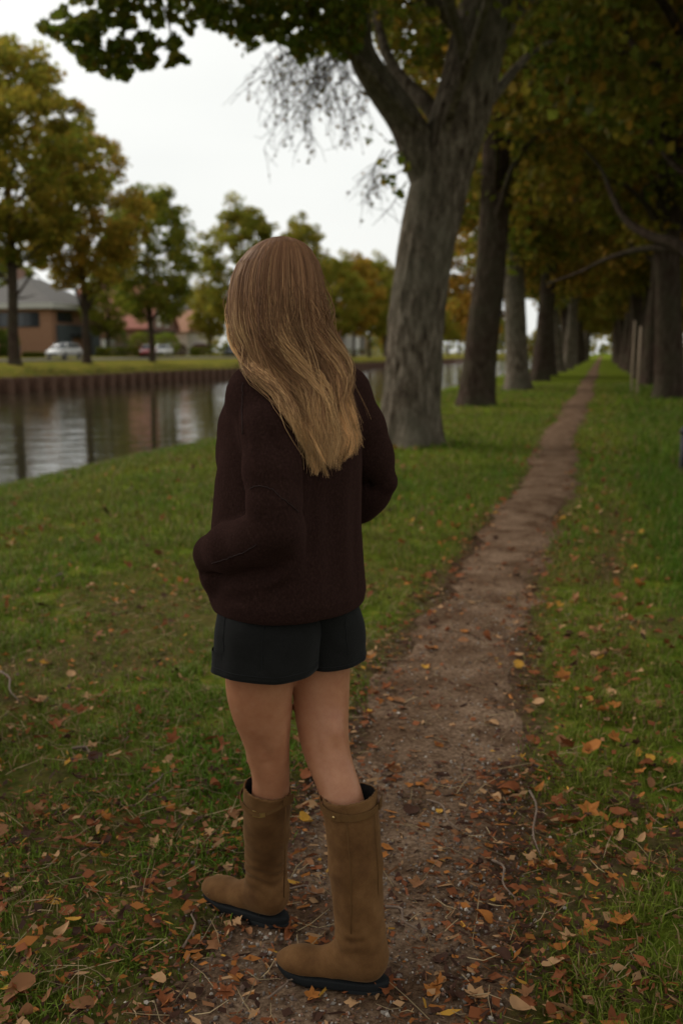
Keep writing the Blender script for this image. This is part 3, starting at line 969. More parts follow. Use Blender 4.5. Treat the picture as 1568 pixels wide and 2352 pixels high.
# dark brick house at the picture's left
dp = PX(8, 805, -60)
h0 = thing('dark_house', 'dark timber and brick house with flat grey eaves', 'house', (-60, dp[1] - 6.5, 0.95))
mb = MB(); mb.box(-10, 0, -8, 4.5, -0.6, 5.9); mb.part('wall', M_DARK, h0)
mb = MB(); mb.box(-10.6, 0.6, -8.6, 5.1, 5.91, 7.4); mb.part('roof', M_RGREY, h0)
mb = MB(); mb.box(0.004, 0.8, 0.5, 2.6, -0.6, 4.6); mb.part('brick_pier', M_BRICK2, h0)
facade_window(h0, 0.0, -6, -2, 0.8, 2.2, 2)

# red roofed gabled house, ridge running back from the canal
rp_ = PX(343, 805, -60)
h2 = thing('gabled_house', 'steep red roofed brick house with twin white gable windows', 'house', (-60, rp_[1], 0.95))
mb = MB(); mb.box(-12, -0.02, 0, 9.0, -0.6, 4.4)
mb.prism([(0, 4.4), (9.0, 4.4), (4.5, 10.0)], 'x', -12, -0.02); mb.part('wall', M_BRICK2, h2)
for sgn, (ya, yb) in enumerate((((-0.7), 4.5), (9.7, 4.5))):
    mb = MB()
    za = 4.42 - 0.7 * 5.6 / 4.5
    v = [(-12.4, ya, za), (0.45, ya, za), (0.45, yb, 10.06), (-12.4, yb, 10.06)]
    v2 = [(p[0], p[1], p[2] + 0.22) for p in v]
    mb.raw(v + v2, [(0, 1, 2, 3), (7, 6, 5, 4), (0, 4, 5, 1), (1, 5, 6, 2), (2, 6, 7, 3), (3, 7, 4, 0)])
    mb.part('roof_slope', M_RRED, h2)
mb = MB(); mb.box(-0.3, 0.3, -0.85, 9.85, 3.2, 3.45); mb.part('eaves_board', M_DARK, h2)
facade_window(h2, 0.0, 2.7, 3.9, 4.1, 6.1, 1, glass=M_PLASTER)
facade_window(h2, 0.0, 5.1, 6.3, 4.1, 6.1, 1, glass=M_PLASTER)
facade_window(h2, 0.0, 1.2, 3.0, 0.5, 1.9, 2)
facade_window(h2, 0.0, 5.6, 7.6, 0.5, 1.9, 2)
mb = MB(); mb.box(-4.2, -3.6, 4.1, 4.8, 9.0, 11.0); mb.part('chimney', M_BRICK2, h2)

# grey roofed house behind and a small pale house with an arched awning
sp_ = PX(432, 805, -60)
h3 = thing('pale_cottage', 'small pale plaster house with tan gable and round burgundy awning', 'house', (-60, sp_[1], 0.95))
mb = MB(); mb.box(-7, 0, 0, 7.5, -0.6, 3.5); mb.part('wall', M_PLASTER, h3)
mb = MB(); mb.prism([(-0.4, 3.51), (7.9, 3.51), (3.75, 6.8)], 'x', -7.3, 0.3); mb.part('roof', M_BRICK, h3)
an_ = np.linspace(0, math.pi, 13)
mb = MB(); mb.prism([(3.6 + 3.0 * math.cos(a_), 0.2 + 1.6 * math.sin(a_)) for a_ in an_], 'x', 0.004, 1.2)
mb.part('awning', flat('burgundy_mat', (0.075, 0.015, 0.018), 0.7), h3)
p4 = PX(405, 805, -75)
h5 = thing('grey_house', 'grey roofed house set behind the red roofed one', 'house', (-75, p4[1], 1.0))
mb = MB(); mb.box(-8, 0, 0, 10, -0.6, 4.5); mb.part('wall', M_BRICK2, h5)
mb = MB(); mb.prism([(-0.5, 4.51), (10.5, 4.51), (5, 9.2)], 'x', -8.4, 0.4); mb.part('roof', M_RGREY, h5)
facade_window(h5, 0.0, 1.5, 4.0, 1.0, 2.6, 2)

# pale and mauve brick buildings farther down
p5 = PX(768, 805, -56)
h6 = thing('mauve_brick_house', 'mauve brick house with pink tiled gable half hidden by trees', 'house', (-56, p5[1], 0.9))
mb = MB(); mb.box(-10, 0, 0, 11, -0.6, 4.6); mb.part('wall', mat_noise('mauve_brick_mat', [(0.3, (0.19, 0.14, 0.125)), (0.7, (0.27, 0.205, 0.18))], 3, 0.9), h6)
mb = MB(); mb.prism([(-0.5, 4.61), (11.5, 4.61), (5.5, 8.5)], 'x', -10.4, 0.4); mb.part('roof', M_RRED, h6)
facade_window(h6, 0.0, 2, 4, 1.0, 2.5, 2)
facade_window(h6, 0.0, 6, 8, 1.0, 2.5, 2)
p6 = PX(811, 805, -54)
h7 = thing('white_house', 'narrow white rendered house front seen past the orange tree', 'house', (-54, p6[1], 0.9))
mb = MB(); mb.box(-8, 0, 0, 6.0, -0.6, 5.4); mb.part('wall', M_WHITE, h7)
mb = MB(); mb.box(-8.3, 0.3, -0.3, 14.3, 5.41, 5.8); mb.part('roof', M_RGREY, h7)
mb = MB(); mb.box(-8, -0.3, 6.003, 14, -0.6, 5.39); mb.part('side_wing', M_BRICK2, h7)
facade_window(h7, -0.3, 8, 12, 1.0, 4.0, 3)
# pale house glimpsed at the roadside, between the right hand trunks
h8 = thing('roadside_house', 'pale pink house glimpsed between the roadside trunks', 'house', (13.5, 150, 0))
mb = MB(); mb.box(0, 9, 0, 14, -0.6, 6.0); mb.part('wall', flat('pale_pink_mat', (0.62, 0.52, 0.47), 0.9), h8)
mb = MB(); mb.prism([(-0.5, 6.01), (9.5, 6.01), (4.5, 9.5)], 'y', -0.4, 14.4); mb.part('roof', M_RRED, h8)
facade_window(h8, 0.0, 1.5, 3.2, 1.2, 2.8, 2, axis='y')


# hedges, shrubs and clipped balls: leafy masses on a dark core of twigs
def bush(name, label, loc, rx, ry, rz, mix, n=1400, size=0.22, box=False, cat='shrub', group=None, gain=1.0):
    r = np.random.default_rng(int(abs(loc[0] * 7 + loc[1] * 13)) + 1)
    if box:
        p = r.uniform(-1, 1, (n, 3))
        ax = r.integers(0, 3, n)
        p[np.arange(n), ax] = np.sign(r.normal(size=n)) * r.uniform(0.8, 1.0, n)
        p[:, 2] = np.abs(p[:, 2]) * 2 - 1
        p = p * [rx, ry, rz] + [0, 0, rz]
    else:
        d = r.normal(size=(n, 3)); d /= np.linalg.norm(d, axis=1)[:, None]
        lob = 0.85 + 0.3 * vnoise(d[:, 0] * 2.5 + 5, d[:, 1] * 2.5, d[:, 2] * 2.5 + 2)
        p = d * (r.uniform(0.6, 1.0, n) ** 0.4 * lob)[:, None] * [rx, ry, rz] + [0, 0, rz]
    th = thing(name, label, cat, loc, 0, group)
    add('foliage', leaves_mesh('foliage', p, 0.1, size, palette(n, 1, mix, r) * gain, r), th)
    mb = MB()
    for k in range(5):
        mb.tube(spline([(r.normal() * 0.1, r.normal() * 0.1, -0.2), (r.normal() * rx * 0.2, r.normal() * ry * 0.2, rz * 0.7), (r.normal() * rx * 0.4, r.normal() * ry * 0.4, rz * 1.4)], 5), np.linspace(0.05, 0.015, 5), 5)
    mb.part('stem', M_BARK2, th, True)
    return th


for k, x in enumerate((79, 92, 104)):
    p = PX(x, 805, -58.2)
    bush('columnar_shrub', ('tallest', 'middle', 'outer')[k] + ' clipped evergreen column under the wide dark window' if k else 'evergreen column under the wide window beside the blue bin', (-58.2, p[1] - 6, 0.9), 0.62, 0.62, 1.45, (6, 1, 0.2, 0, 0), 700, 0.2)
p = PX(325, 805, -55.0)
bush('ball_shrub', 'yellow green clipped ball shrub before the red roof wall', (-55, p[1], 0.95), 1.45, 1.45, 1.5, (5, 5, 0.8, 0, 0), 1500, gain=1.4)
p = PX(380, 805, -55.0)
bush('ball_shrub', 'large bright green ball shrub below the twin gable windows', (-55, p[1], 0.95), 1.9, 1.9, 1.5, (6, 5, 0.4, 0, 0), 1900, gain=1.4)
p = PX(270, 805, -56.0)
bush('garden_shrub', 'loose dark green shrub beside the wooden garden fence', (-56, p[1], 0.9), 1.2, 1.6, 1.7, (6, 2, 0.2, 0, 0), 1200)
bush('garden_shrub', 'deep burgundy rounded shrub before the pale cottage', (-56, PX(415, 805, -56)[1], 0.9), 0.9, 0.9, 0.8, (0.2, 0.2, 0, 0.5, 5), 500, gain=0.6)
for k, (x0, x1, h) in enumerate(((62, 94, 0.28), (228, 340, 0.55), (440, 560, 0.62), (760, 900, 0.6))):
    a_, b_ = PX(x0, 812, -53)[1], PX(x1, 812, -53)[1]
    bush('hedge', ('low hedge before the brick house lawn', 'low hedge between the slate garage and red roofed house', 'low dark hedge past the pale cottage', 'low hedge before the white house front')[k], (-53, (a_ + b_) / 2, 0.85), 0.45, (b_ - a_) / 2, h, (5, 3, 0.6, 0.3, 0.6), 2600, 0.22, True, 'hedge')
bp = PX(62, 800, -58)
wb = thing('wheelie_bin', 'blue wheeled refuse bin by the brick house wall', 'bin', (-58, bp[1] - 2, 0.95))
mb = MB(); mb.prism([(-0.27, 0.08), (0.27, 0.08), (0.33, 1.0), (-0.33, 1.0)], 'x', -0.3, 0.3); mb.part('body', flat('bin_blue_mat', (0.03, 0.12, 0.20), 0.5), wb)
mb = MB(); mb.prism([(-0.36, 1.003), (0.36, 1.003), (0.3, 1.1), (-0.3, 1.1)], 'x', -0.33, 0.33); mb.part('lid', flat('bin_lid_mat', (0.025, 0.09, 0.15), 0.5), wb)
for s_ in (-1, 1):
    mb = MB(); mb.tube([(s_ * 0.31, 0.2, 0.1), (s_ * 0.36, 0.2, 0.1)], 0.1, 10); mb.part('wheel', M_DARK, wb)
# wooden garden fence
fa, fb = PX(258, 800, -54.5)[1], PX(292, 800, -54.5)[1]
fn = thing('garden_fence', 'weathered wooden post and rail fence beside the red roofed house', 'fence', (-54.5, fa, 0.9))
M_WOOD = mat_noise('weathered_wood_mat', [(0.3, (0.13, 0.10, 0.075)), (0.7, (0.24, 0.19, 0.145))], 6, 0.9, 0.2, 0.01, stretch=(3, 3, 0.4))
npost = 6
for k in range(npost):
    mb = MB(); mb.box(-0.07, 0.07, -0.07, 0.07, -0.2, 1.6); add('post', mb.mesh('post', M_WOOD), fn, (0, (fb - fa) * k / (npost - 1), 0))
for zz in (0.5, 1.35):
    mb = MB(); mb.box(0.072, 0.11, -0.2, fb - fa + 0.2, zz, zz + 0.14); mb.part('rail', M_WOOD, fn)


# cars
M_TYRE = flat('tyre_mat', (0.015, 0.015, 0.016), 0.8)
M_RIM = flat('rim_mat', (0.35, 0.35, 0.36), 0.4, metal=0.6)
M_LAMP = flat('lamp_glass_mat', (0.55, 0.55, 0.52), 0.2)
M_TAIL = flat('tail_lamp_mat', (0.30, 0.01, 0.01), 0.3)


def car(label, colr, loc, rotz, name='parked_car', estate=True, group=None):
    """front towards local -Y; 4.2 m hatchback"""
    c_ = thing(name, label, 'car', loc, rotz, group)
    m_, t_, b_ = new_mat('car_paint_' + str(len(bpy.data.materials)))
    b_.inputs['Base Color'].default_value = (*colr, 1); b_.inputs['Roughness'].default_value = 0.3
    b_.inputs['Coat Weight'].default_value = 0.6
    n_ = noise_node(t_, 3, 3); rr_ = ramp(t_, n_.outputs['Fac'], [(0.3, tuple(np.array(colr) * 0.9)), (0.7, tuple(np.minimum(np.array(colr) * 1.05, 1)))]); t_.links.new(rr_.outputs[0], b_.inputs['Base Color'])
    def hull(st, z0f):
        # stations: y, half width, bottom z, top z, shoulder
        rings = []
        for (y, w, zb, zt, tw) in st:
            rings.append([(-w * 0.9, y, zb), (-w, y, zb + (zt - zb) * 0.3), (-w * 0.98, y, zb + (zt - zb) * 0.75), (-tw, y, zt), (tw, y, zt), (w * 0.98, y, zb + (zt - zb) * 0.75), (w, y, zb + (zt - zb) * 0.3), (w * 0.9, y, zb)])
        v = np.array(rings).reshape(-1, 3)
        n, k = len(st), 8
        q = [(i * k + j, i * k + (j + 1) % k, (i + 1) * k + (j + 1) % k, (i + 1) * k + j) for i in range(n - 1) for j in range(k)]
        q += [(0, 7, 6, 1), (1, 6, 5, 2), (2, 5, 4, 3)]
        o = (n - 1) * k
        q += [(o + 1, o + 6, o + 7, o), (o + 2, o + 5, o + 6, o + 1), (o + 3, o + 4, o + 5, o + 2)]
        return MB().raw(v, q)
    body = hull([(-2.1, 0.66, 0.32, 0.62, 0.55), (-1.98, 0.80, 0.24, 0.74, 0.66), (-1.6, 0.86, 0.22, 0.84, 0.72), (-1.0, 0.88, 0.22, 0.94, 0.76), (0, 0.89, 0.22, 0.95, 0.8), (1.2, 0.88, 0.24, 0.97, 0.78), (1.85, 0.85, 0.28, 0.96, 0.74), (2.06, 0.76, 0.36, 0.86, 0.66)], 0)
    body.part('body', m_, c_, True)
    cab = hull([(-1.15, 0.76, 0.92, 0.96, 0.70), (-0.45, 0.75, 0.93, 1.42, 0.58), (0.1, 0.75, 0.93, 1.48, 0.60), (1.0, 0.75, 0.94, 1.46, 0.58), (1.55, 0.74, 0.94, 1.36, 0.55), (1.95, 0.70, 0.93, 0.99, 0.60)], 0)
    cab.part('window', M_WIN, c_, True)
    mb = MB(); mb.raw([(-0.59, -0.45, 1.425), (0.59, -0.45, 1.425), (0.61, 0.3, 1.49), (-0.61, 0.3, 1.49), (-0.6, 1.0, 1.475), (0.6, 1.0, 1.475), (-0.57, 1.6, 1.37), (0.57, 1.6, 1.37)], [(0, 1, 2, 3), (3, 2, 5, 4), (4, 5, 7, 6)]); mb.part('roof', m_, c_, True)
    for sx in (-1, 1):
        for (y, zt) in ((-0.5, 1.44), (0.45, 1.48), (1.35, 1.40)):
            mb = MB(); mb.tube([(sx * 0.765, y - 0.12 * (y < 0) * 4 * (1 if y == -0.5 else 0), 0.95), (sx * 0.60, y, zt)], 0.045, 5); mb.part('pillar', m_, c_)
        for y in (-1.3, 1.28):
            mb = MB(); mb.tube([(sx * 0.72, y, 0.32), (sx * 0.90, y, 0.32)], 0.32, 18)
            w_ = mb.part('wheel', M_TYRE, c_)
            mb = MB(); mb.tube([(sx * 0.86, y, 0.32), (sx * 0.912, y, 0.32)], 0.20, 14); mb.part('rim', M_RIM, w_)
        mb = MB(); mb.box(sx * 0.68 - 0.13, sx * 0.68 + 0.13, -2.06, -1.9, 0.60, 0.74); mb.part('headlight', M_LAMP, c_)
        mb = MB(); mb.box(sx * 0.70 - 0.10, sx * 0.70 + 0.10, 1.95, 2.07, 0.68, 0.90); mb.part('tail_light', M_TAIL, c_)
        mb = MB(); mb.box(sx * 0.93 - 0.07, sx * 0.93 + 0.07, -0.80, -0.66, 0.92, 1.06); mb.part('mirror', m_, c_)
    mb = MB(); mb.box(-0.5, 0.5, -2.14, -2.0, 0.34, 0.50); mb.part('grille', M_DARK, c_)
    return c_


p = PX(142, 818, -49.5)
car('white hatchback on the far bank road before the slate garage', (0.70, 0.70, 0.68), (-49.2, p[1], 0.85), 0.0)
p = PX(368, 818, -50.0)
car('red hatchback on the far bank road before the ball shrubs', (0.33, 0.02, 0.02), (-51.5, p[1], 0.9), 0.35)
p = PX(402, 818, -51.5)
car('white car standing behind the red hatchback', (0.68, 0.66, 0.63), (-53.0, p[1], 0.93), 0.2)
p = PX(535, 815, -52)
car('dark grey car on the far bank past the pale cottage', (0.03, 0.033, 0.037), (-52.0, p[1], 0.9), 0.1)
car('red car on the right hand road beyond the lindens', (0.36, 0.015, 0.02), (6.6, 45.6, -0.05), 3.14)

# black post at the grass edge on the right, and the young tree with its stakes
pp = PW(1574, 1000, 11.9)
po = thing('bollard', 'black metal bollard in the lush grass at the right', 'bollard', (pp[0], pp[1], float(gz(pp[0], pp[1]))))
mb = MB(); mb.tube([(0, 0, -0.1), (0, 0, 0.5)], 0.06, 14); mb.part('post', M_DARK, po, True)
mb = MB(); mb.tube([(0, 0, 0.5), (0, 0, 0.53), (0, 0, 0.58), (0, 0, 0.6)], [0.07, 0.072, 0.05, 0.01], 14); mb.part('cap', M_DARK, po, True)
M_STAKE = mat_noise('pale_stake_mat', [(0.3, (0.30, 0.22, 0.15)), (0.7, (0.45, 0.34, 0.24))], 5, 0.9, stretch=(3, 3, 0.3))
for k, (x, D, h) in enumerate(((1462, 34.0, 2.3), (1448, 37.0, 2.6), (1476, 33.0, 2.2))[:2]):
    q = PW(x, 900, D)
    mb = MB(); mb.tube([(0, 0, -0.3), (0.01, 0, h * 0.5), (0.02, 0.01, h)], [0.042, 0.04, 0.036], 10)
    o = mb.part('tree_stake', M_STAKE, None, True)
    o.location = (q[0], q[1], float(gz(q[0], q[1])))
    o['label'] = 'pale round wooden tree stake beside the roadside lindens'; o['category'] = 'stake'; o['group'] = 'pale stakes by the roadside lindens'
# ------------------------------------------------------------------ turf, fallen leaves, gravel, straw
r = np.random.default_rng(3)
BX, BY, BH, BW = [], [], [], []
for (d0, d1, dens, wsc) in ((1.5, 3.2, 15000, 1.1), (3.2, 5.0, 8000, 1.35), (5.0, 8.0, 3000, 1.6), (8.0, 13.0, 1150, 2.4), (13.0, 24.0, 330, 4.0), (24.0, 46.0, 85, 7.0)):
    w1 = 0.42 * d1 + 0.9
    n = int(dens * 2 * w1 * (d1 - d0))
    D = r.uniform(d0, d1, n)
    L = r.uniform(-w1, w1, n)
    k = np.abs(L) < 0.42 * D + 0.9
    p = W(np.stack([L[k], D[k], 0 * D[k]], 1))
    X, Y = p[:, 0], p[:, 1]
    g = grassy(X, Y)
    tuft = fbm(X * 9, Y * 9, 5.0, 2)
    keep = (r.uniform(size=len(X)) < g * np.clip(0.30 + 2.2 * (tuft - 0.32), 0.02, 1)) & (X > -11.4) & (X < 4.9)
    # no turf under the soles
    X, Y, g, tuft = X[keep], Y[keep], g[keep], tuft[keep]
    h = (0.028 + 0.05 * g * tuft + 0.05 * sst(0.3, 0.8, X) + 0.03 * sst(5, 9, Y) + 0.08 * sst(8, 10.5, -X)) * r.uniform(0.55, 1.35, len(X))
    BX.append(X); BY.append(Y); BH.append(h); BW.append(np.full(len(X), 0.0040 * wsc))
X, Y, h, w = map(np.concatenate, (BX, BY, BH, BW))
n = len(X)
Z = gz(X, Y) - 0.004
an = r.uniform(0, 2 * math.pi, n)
ln = r.uniform(0.15, 1.15, n) * h
dx, dy = np.cos(an), np.sin(an)
tw = an + math.pi / 2 + r.normal(size=n) * 0.5
wx, wy = np.cos(tw) * w / 2, np.sin(tw) * w / 2
v = np.empty((n, 5, 3))
v[:, 0] = np.stack([X - wx, Y - wy, Z], 1)
v[:, 1] = np.stack([X + wx, Y + wy, Z], 1)
mx_, my_ = X + dx * ln * 0.3, Y + dy * ln * 0.3
v[:, 2] = np.stack([mx_ - wx * 0.8, my_ - wy * 0.8, Z + h * 0.62], 1)
v[:, 3] = np.stack([mx_ + wx * 0.8, my_ + wy * 0.8, Z + h * 0.62], 1)
v[:, 4] = np.stack([X + dx * ln, Y + dy * ln, Z + h * (1 - 0.25 * ln / h)], 1)
k = np.arange(n)[:, None] * 5
f = np.concatenate([k + [0, 1, 3], k + [0, 3, 2], k + [2, 3, 4]])
lushc = (sst(0.1, 0.7, X) * (1 - 0.55 * sst(5, 14, Y)))[:, None]
pn = fbm(X * 0.9, Y * 0.5, 6.0)[:, None]
c_l = np.array([0.145, 0.14, 0.022]) * (1 - pn) * 1.15 + np.array([0.065, 0.14, 0.012]) * pn
c_r = np.array([0.056, 0.132, 0.011])
bc = c_l * (1 - lushc) + c_r * lushc
u = r.uniform(size=(n, 1))
bc = np.where(u < 0.13 - 0.09 * lushc, np.array([[0.24, 0.165, 0.08]]), np.where(u < 0.2, np.array([[0.13, 0.125, 0.03]]), bc)) * r.uniform(0.6, 1.4, (n, 1))
add('grass', mesh_np('grass', v.reshape(-1, 3), f, M_GRASS, np.repeat(bc, 5, 0), smooth=False), kind='stuff', label='short patchy autumn turf on both sides of the path', category='grass')

# rough tufts overhanging the sheet piling
n = 9000
X = -37.7 - np.abs(r.normal(size=n)) * 0.9; Y = r.uniform(40, 200, n)
hh = (0.15 + 0.35 * sst(0.45, 0.8, fbm(Y * 0.35, X, 2.0))) * r.uniform(0.5, 1.3, n)
Z = gz(X, Y) - 0.02
lean = r.normal(size=(n, 2)) * hh[:, None] * 0.5; lean[:, 0] += hh * 0.35
v = np.stack([np.stack([X, Y - 0.03, Z], 1), np.stack([X, Y + 0.03, Z], 1), np.stack([X + lean[:, 0], Y + lean[:, 1], Z + hh * 0.8], 1)], 1)
cl = np.where(r.uniform(size=(n, 1)) < 0.4, [[0.20, 0.145, 0.05]], [[0.085, 0.10, 0.025]]) * r.uniform(0.7, 1.3, (n, 1))
add('bank_grass', mesh_np('bank_grass', v.reshape(-1, 3), np.arange(n * 3).reshape(-1, 3), M_GRASS, np.repeat(cl, 3, 0), smooth=False), kind='stuff', label='rough grass fringe on top of the far sheet piling', category='grass')

# fallen leaves: a few outlines, curled differently
def leaf_shape(kind, rr, curl):
    if kind == 0:      # heart shaped linden
        a_ = np.linspace(0, 2 * math.pi, 15)[:-1]
        rad = 0.5 * (1 + 0.22 * np.cos(a_) ** 3 * (np.cos(a_) > 0) - 0.10 * np.cos(2 * a_)) * (1 - 0.28 * (np.abs(a_ - math.pi) < 0.25))
        pts = np.stack([rad * np.cos(a_) * 1.08, rad * np.sin(a_) * 0.86], 1)
    elif kind == 1:    # lobed plane or maple
        a_ = np.linspace(0, 2 * math.pi, 21)[:-1]
        lob = np.maximum(np.cos(a_ * 2.5) ** 2, 0.0)
        rad = 0.26 + 0.27 * lob * (0.55 + 0.45 * np.cos(a_ / 2) ** 2) + rr.uniform(-0.03, 0.03, 20)
        pts = np.stack([rad * np.cos(a_) * 1.1, rad * np.sin(a_)], 1)
    else:              # narrow oval, half rolled
        a_ = np.linspace(0, 2 * math.pi, 13)[:-1]
        pts = np.stack([0.55 * np.cos(a_), 0.27 * np.sin(a_)], 1)
    n = len(pts)
    inner = pts * 0.5
    p = np.vstack([pts, inner, [[0, 0]]])
    cx, cy = rr.normal() * curl, curl * rr.uniform(0.3, 1.2)
    z = cy * p[:, 1] ** 2 * 1.3 + cx * p[:, 0] * p[:, 1] + curl * 0.55 * p[:, 0] ** 2 * rr.choice([-0.3, 1.0]) + rr.normal(size=len(p)) * 0.018
    v = np.c_[p, z]
    q = [(i, (i + 1) % n, n + (i + 1) % n, n + i) for i in range(n)]
    t_ = [(n + i, n + (i + 1) % n, 2 * n) for i in range(n)]
    # stalk
    s0 = pts[n // 2] * 0.9
    b0 = len(v)
    v = np.vstack([v, [[s0[0], -0.012, 0.0], [s0[0], 0.012, 0.0], [s0[0] - 0.38, 0.05, 0.06]]])
    t_.append((b0, b0 + 1, b0 + 2))
    return v, np.array(q), np.array(t_)


LCOL = [((0.19, 0.062, 0.024), 'rust brown'), ((0.31, 0.115, 0.028), 'orange'), ((0.36, 0.205, 0.10), 'pale tan'), ((0.42, 0.22, 0.035), 'yellow'), ((0.055, 0.026, 0.017), 'dark brown'), ((0.22, 0.10, 0.045), 'reddish tan')]
LFORM = ['flat heart shaped', 'lobed', 'rolled up', 'curled lobed']
SH = []
for kd, curl in ((0, 0.25), (1, 0.35), (2, 1.7), (1, 1.0)):
    for s_ in range(2):
        SH.append((LFORM[len(SH) // 2], leaf_shape(kd, np.random.default_rng(50 + len(SH)), curl)))
LME = {}
for si, (fm, (v, q, t_)) in enumerate(SH):
    for ci, (cl, cn) in enumerate(LCOL):
        rr = np.random.default_rng(si * 10 + ci)
        cv = np.array(cl) * (0.75 + 0.5 * vnoise(v[:, 0] * 5 + ci, v[:, 1] * 5, si + 0.5))[:, None]
        LME[si, ci] = mesh_np('fallen_leaf', v, [q, t_], M_DRY, cv, True)
# scatter
r = np.random.default_rng(21)
pts = []
for (d0, d1, dens) in ((1.6, 3.0, 100), (3.0, 5.0, 85), (5.0, 9.0, 75), (9.0, 16.0, 38), (16, 34, 12)):
    w1 = 0.42 * d1 + 0.7
    n = int(dens * 2 * w1 * (d1 - d0))
    D, L = r.uniform(d0, d1, n), r.uniform(-w1, w1, n)
    k = np.abs(L) < 0.42 * D + 0.7
    p = W(np.stack([L[k], D[k], 0 * D[k]], 1))
    dd = np.abs(p[:, 0] - path_c(p[:, 1]))
    g = grassy(p[:, 0], p[:, 1])
    pr = 0.22 + 0.22 * (p[:, 0] < -0.85) * (p[:, 1] < 4.2) + (0.45 + 0.35 * (p[:, 1] > 4)) * np.exp(-((dd - 0.36) / 0.18) ** 2) + (0.45 + 0.3 * (p[:, 1] > 4)) * np.exp(-((p[:, 0] - 0.1) / 0.22) ** 2) + 0.3 * (p[:, 0] < -0.9) * sst(0.4, 0.6, fbm(p[:, 0] * 1.2, p[:, 1] * 1.2, 9)) - 0.2 * (g > 0.9)
    pr = pr * (0.6 + 0.9 * sst(0.35, 0.65, fbm(p[:, 0] * 2.6, p[:, 1] * 2.6, 12.0)))
    k = (r.uniform(size=len(p)) < pr) & (p[:, 0] > -9.5) & (p[:, 0] < 4.5)
    pts.append(p[k])
pts = np.concatenate(pts)
n = len(pts)
size = r.uniform(0.03, 0.075, n) * np.where(r.uniform(size=n) < 0.12, 1.35, 1.0)
ci = r.choice(6, n, p=[0.40, 0.13, 0.13, 0.04, 0.15, 0.15])
si = r.choice(8, n, p=[0.10, 0.10, 0.12, 0.12, 0.14, 0.14, 0.14, 0.14])
# hand-placed ones that the picture shows clearly
hand = [(1268, 2243, 0.095, 0, 2), (265, 1742, 0.085, 0, 2), (1220, 1995, 0.105, 3, 2), (1430, 2155, 0.12, 6, 1), (1145, 2075, 0.075, 3, 5), (1465, 1755, 0.07, 5, 3), (545, 2115, 0.06, 2, 2), (718, 2155, 0.06, 2, 1), (890, 1945, 0.07, 1, 1),
        (1022, 1795, 0.065, 2, 5), (480, 1920, 0.06, 3, 2), (517, 1925, 0.05, 2, 1), (243, 1980, 0.06, 4, 3), (130, 2180, 0.075, 3, 0), (435, 1918, 0.055, 2, 5), (392, 1864, 0.06, 6, 1), (1085, 2290, 0.085, 7, 2), (810, 2300, 0.07, 2, 2), (718, 2280, 0.07, 6, 1), (1175, 2055, 0.06, 5, 0),
        (195, 2010, 0.07, 3, 5), (1330, 1915, 0.09, 7, 0), (1490, 1945, 0.07, 6, 0), (985, 1815, 0.07, 7, 5), (45, 2300, 0.085, 7, 0), (20, 2290, 0.06, 0, 3), (1290, 2205, 0.065, 4, 1), (1510, 2045, 0.07, 7, 2), (1425, 2062, 0.06, 4, 0), (940, 1800, 0.06, 2, 1), (525, 2000, 0.055, 2, 2)]
hp_, hs, hsi, hci = [], [], [], []
for x, y, s_, a_, c_ in hand:
    b_ = (1176 - y) / FPX
    d = -sP + b_ * cP
    D = -CZ / d * (cP + b_ * sP)
    hp_.append(PW(x, y, D)); hs.append(s_); hsi.append(a_); hci.append(c_)
pts = np.vstack([hp_, pts]); size = np.r_[np.array(hs) * 0.62, size * 0.8]; si = np.r_[hsi, si]; ci = np.r_[hci, ci]
n = len(pts)
gg = grassy(pts[:, 0], pts[:, 1])
zz = gz(pts[:, 0], pts[:, 1]) + 0.012 + 0.022 * gg + 0.01 * r.uniform(size=n)
x_, y_, fw = proj(np.c_[pts[:, :2], zz])
vis = (x_ > 5) & (x_ < 1563) & (y_ < 2340) & (y_ > 900)
big = np.where(vis, size / np.maximum(fw, 0.5), 0)
big[:len(hand)] += 1
order = np.argsort(-big)
ind = set(order[:300].tolist())
tilt = r.normal(size=(n, 2)) * (0.18 + 0.35 * gg)[:, None]
yaw = r.uniform(0, 2 * math.pi, n)
sv, sq, stt, scol, base = [], [], [], [], 0
for i in range(n):
    if i in ind:
        fm = SH[si[i]][0]
        o = add('fallen_leaf', LME[si[i], ci[i]], None, (pts[i, 0], pts[i, 1], zz[i]), None,
                label=f'{fm} {LCOL[ci[i]][1]} fallen leaf lying on the ground', category='leaf', group=f'{fm} {LCOL[ci[i]][1]} fallen leaves')
        o.rotation_euler = (tilt[i, 0], tilt[i, 1], yaw[i])
        o.scale = (size[i],) * 3
    else:
        v, q, t_ = SH[si[i]][1]
        c_, s_ = math.cos(yaw[i]), math.sin(yaw[i])
        p = v * size[i]
        p = np.c_[p[:, 0] * c_ - p[:, 1] * s_, p[:, 0] * s_ + p[:, 1] * c_, p[:, 2] + p[:, 0] * tilt[i, 0] + p[:, 1] * tilt[i, 1]]
        sv.append(p + [pts[i, 0], pts[i, 1], zz[i]]); sq.append(q + base); stt.append(t_ + base)
        scol.append(np.tile(np.array(LCOL[ci[i]][0]) * r.uniform(0.7, 1.25), (len(v), 1)))
        base += len(v)
add('leaf_litter', mesh_np('leaf_litter', np.concatenate(sv), [np.concatenate(sq), np.concatenate(stt)], M_DRY, np.concatenate(scol), True), kind='stuff', label='scattered brown leaf litter in the turf', category='leaves')

# crumbs of mulch, gravel and straw
def scatter(n, d0, d1, fn, r):
    D = r.uniform(d0, d1, n); L = r.uniform(-1, 1, n) * (0.42 * D + 0.5)
    p = W(np.stack([L, D, 0 * D], 1))
    return p[r.uniform(size=n) < fn(p[:, 0], p[:, 1])]


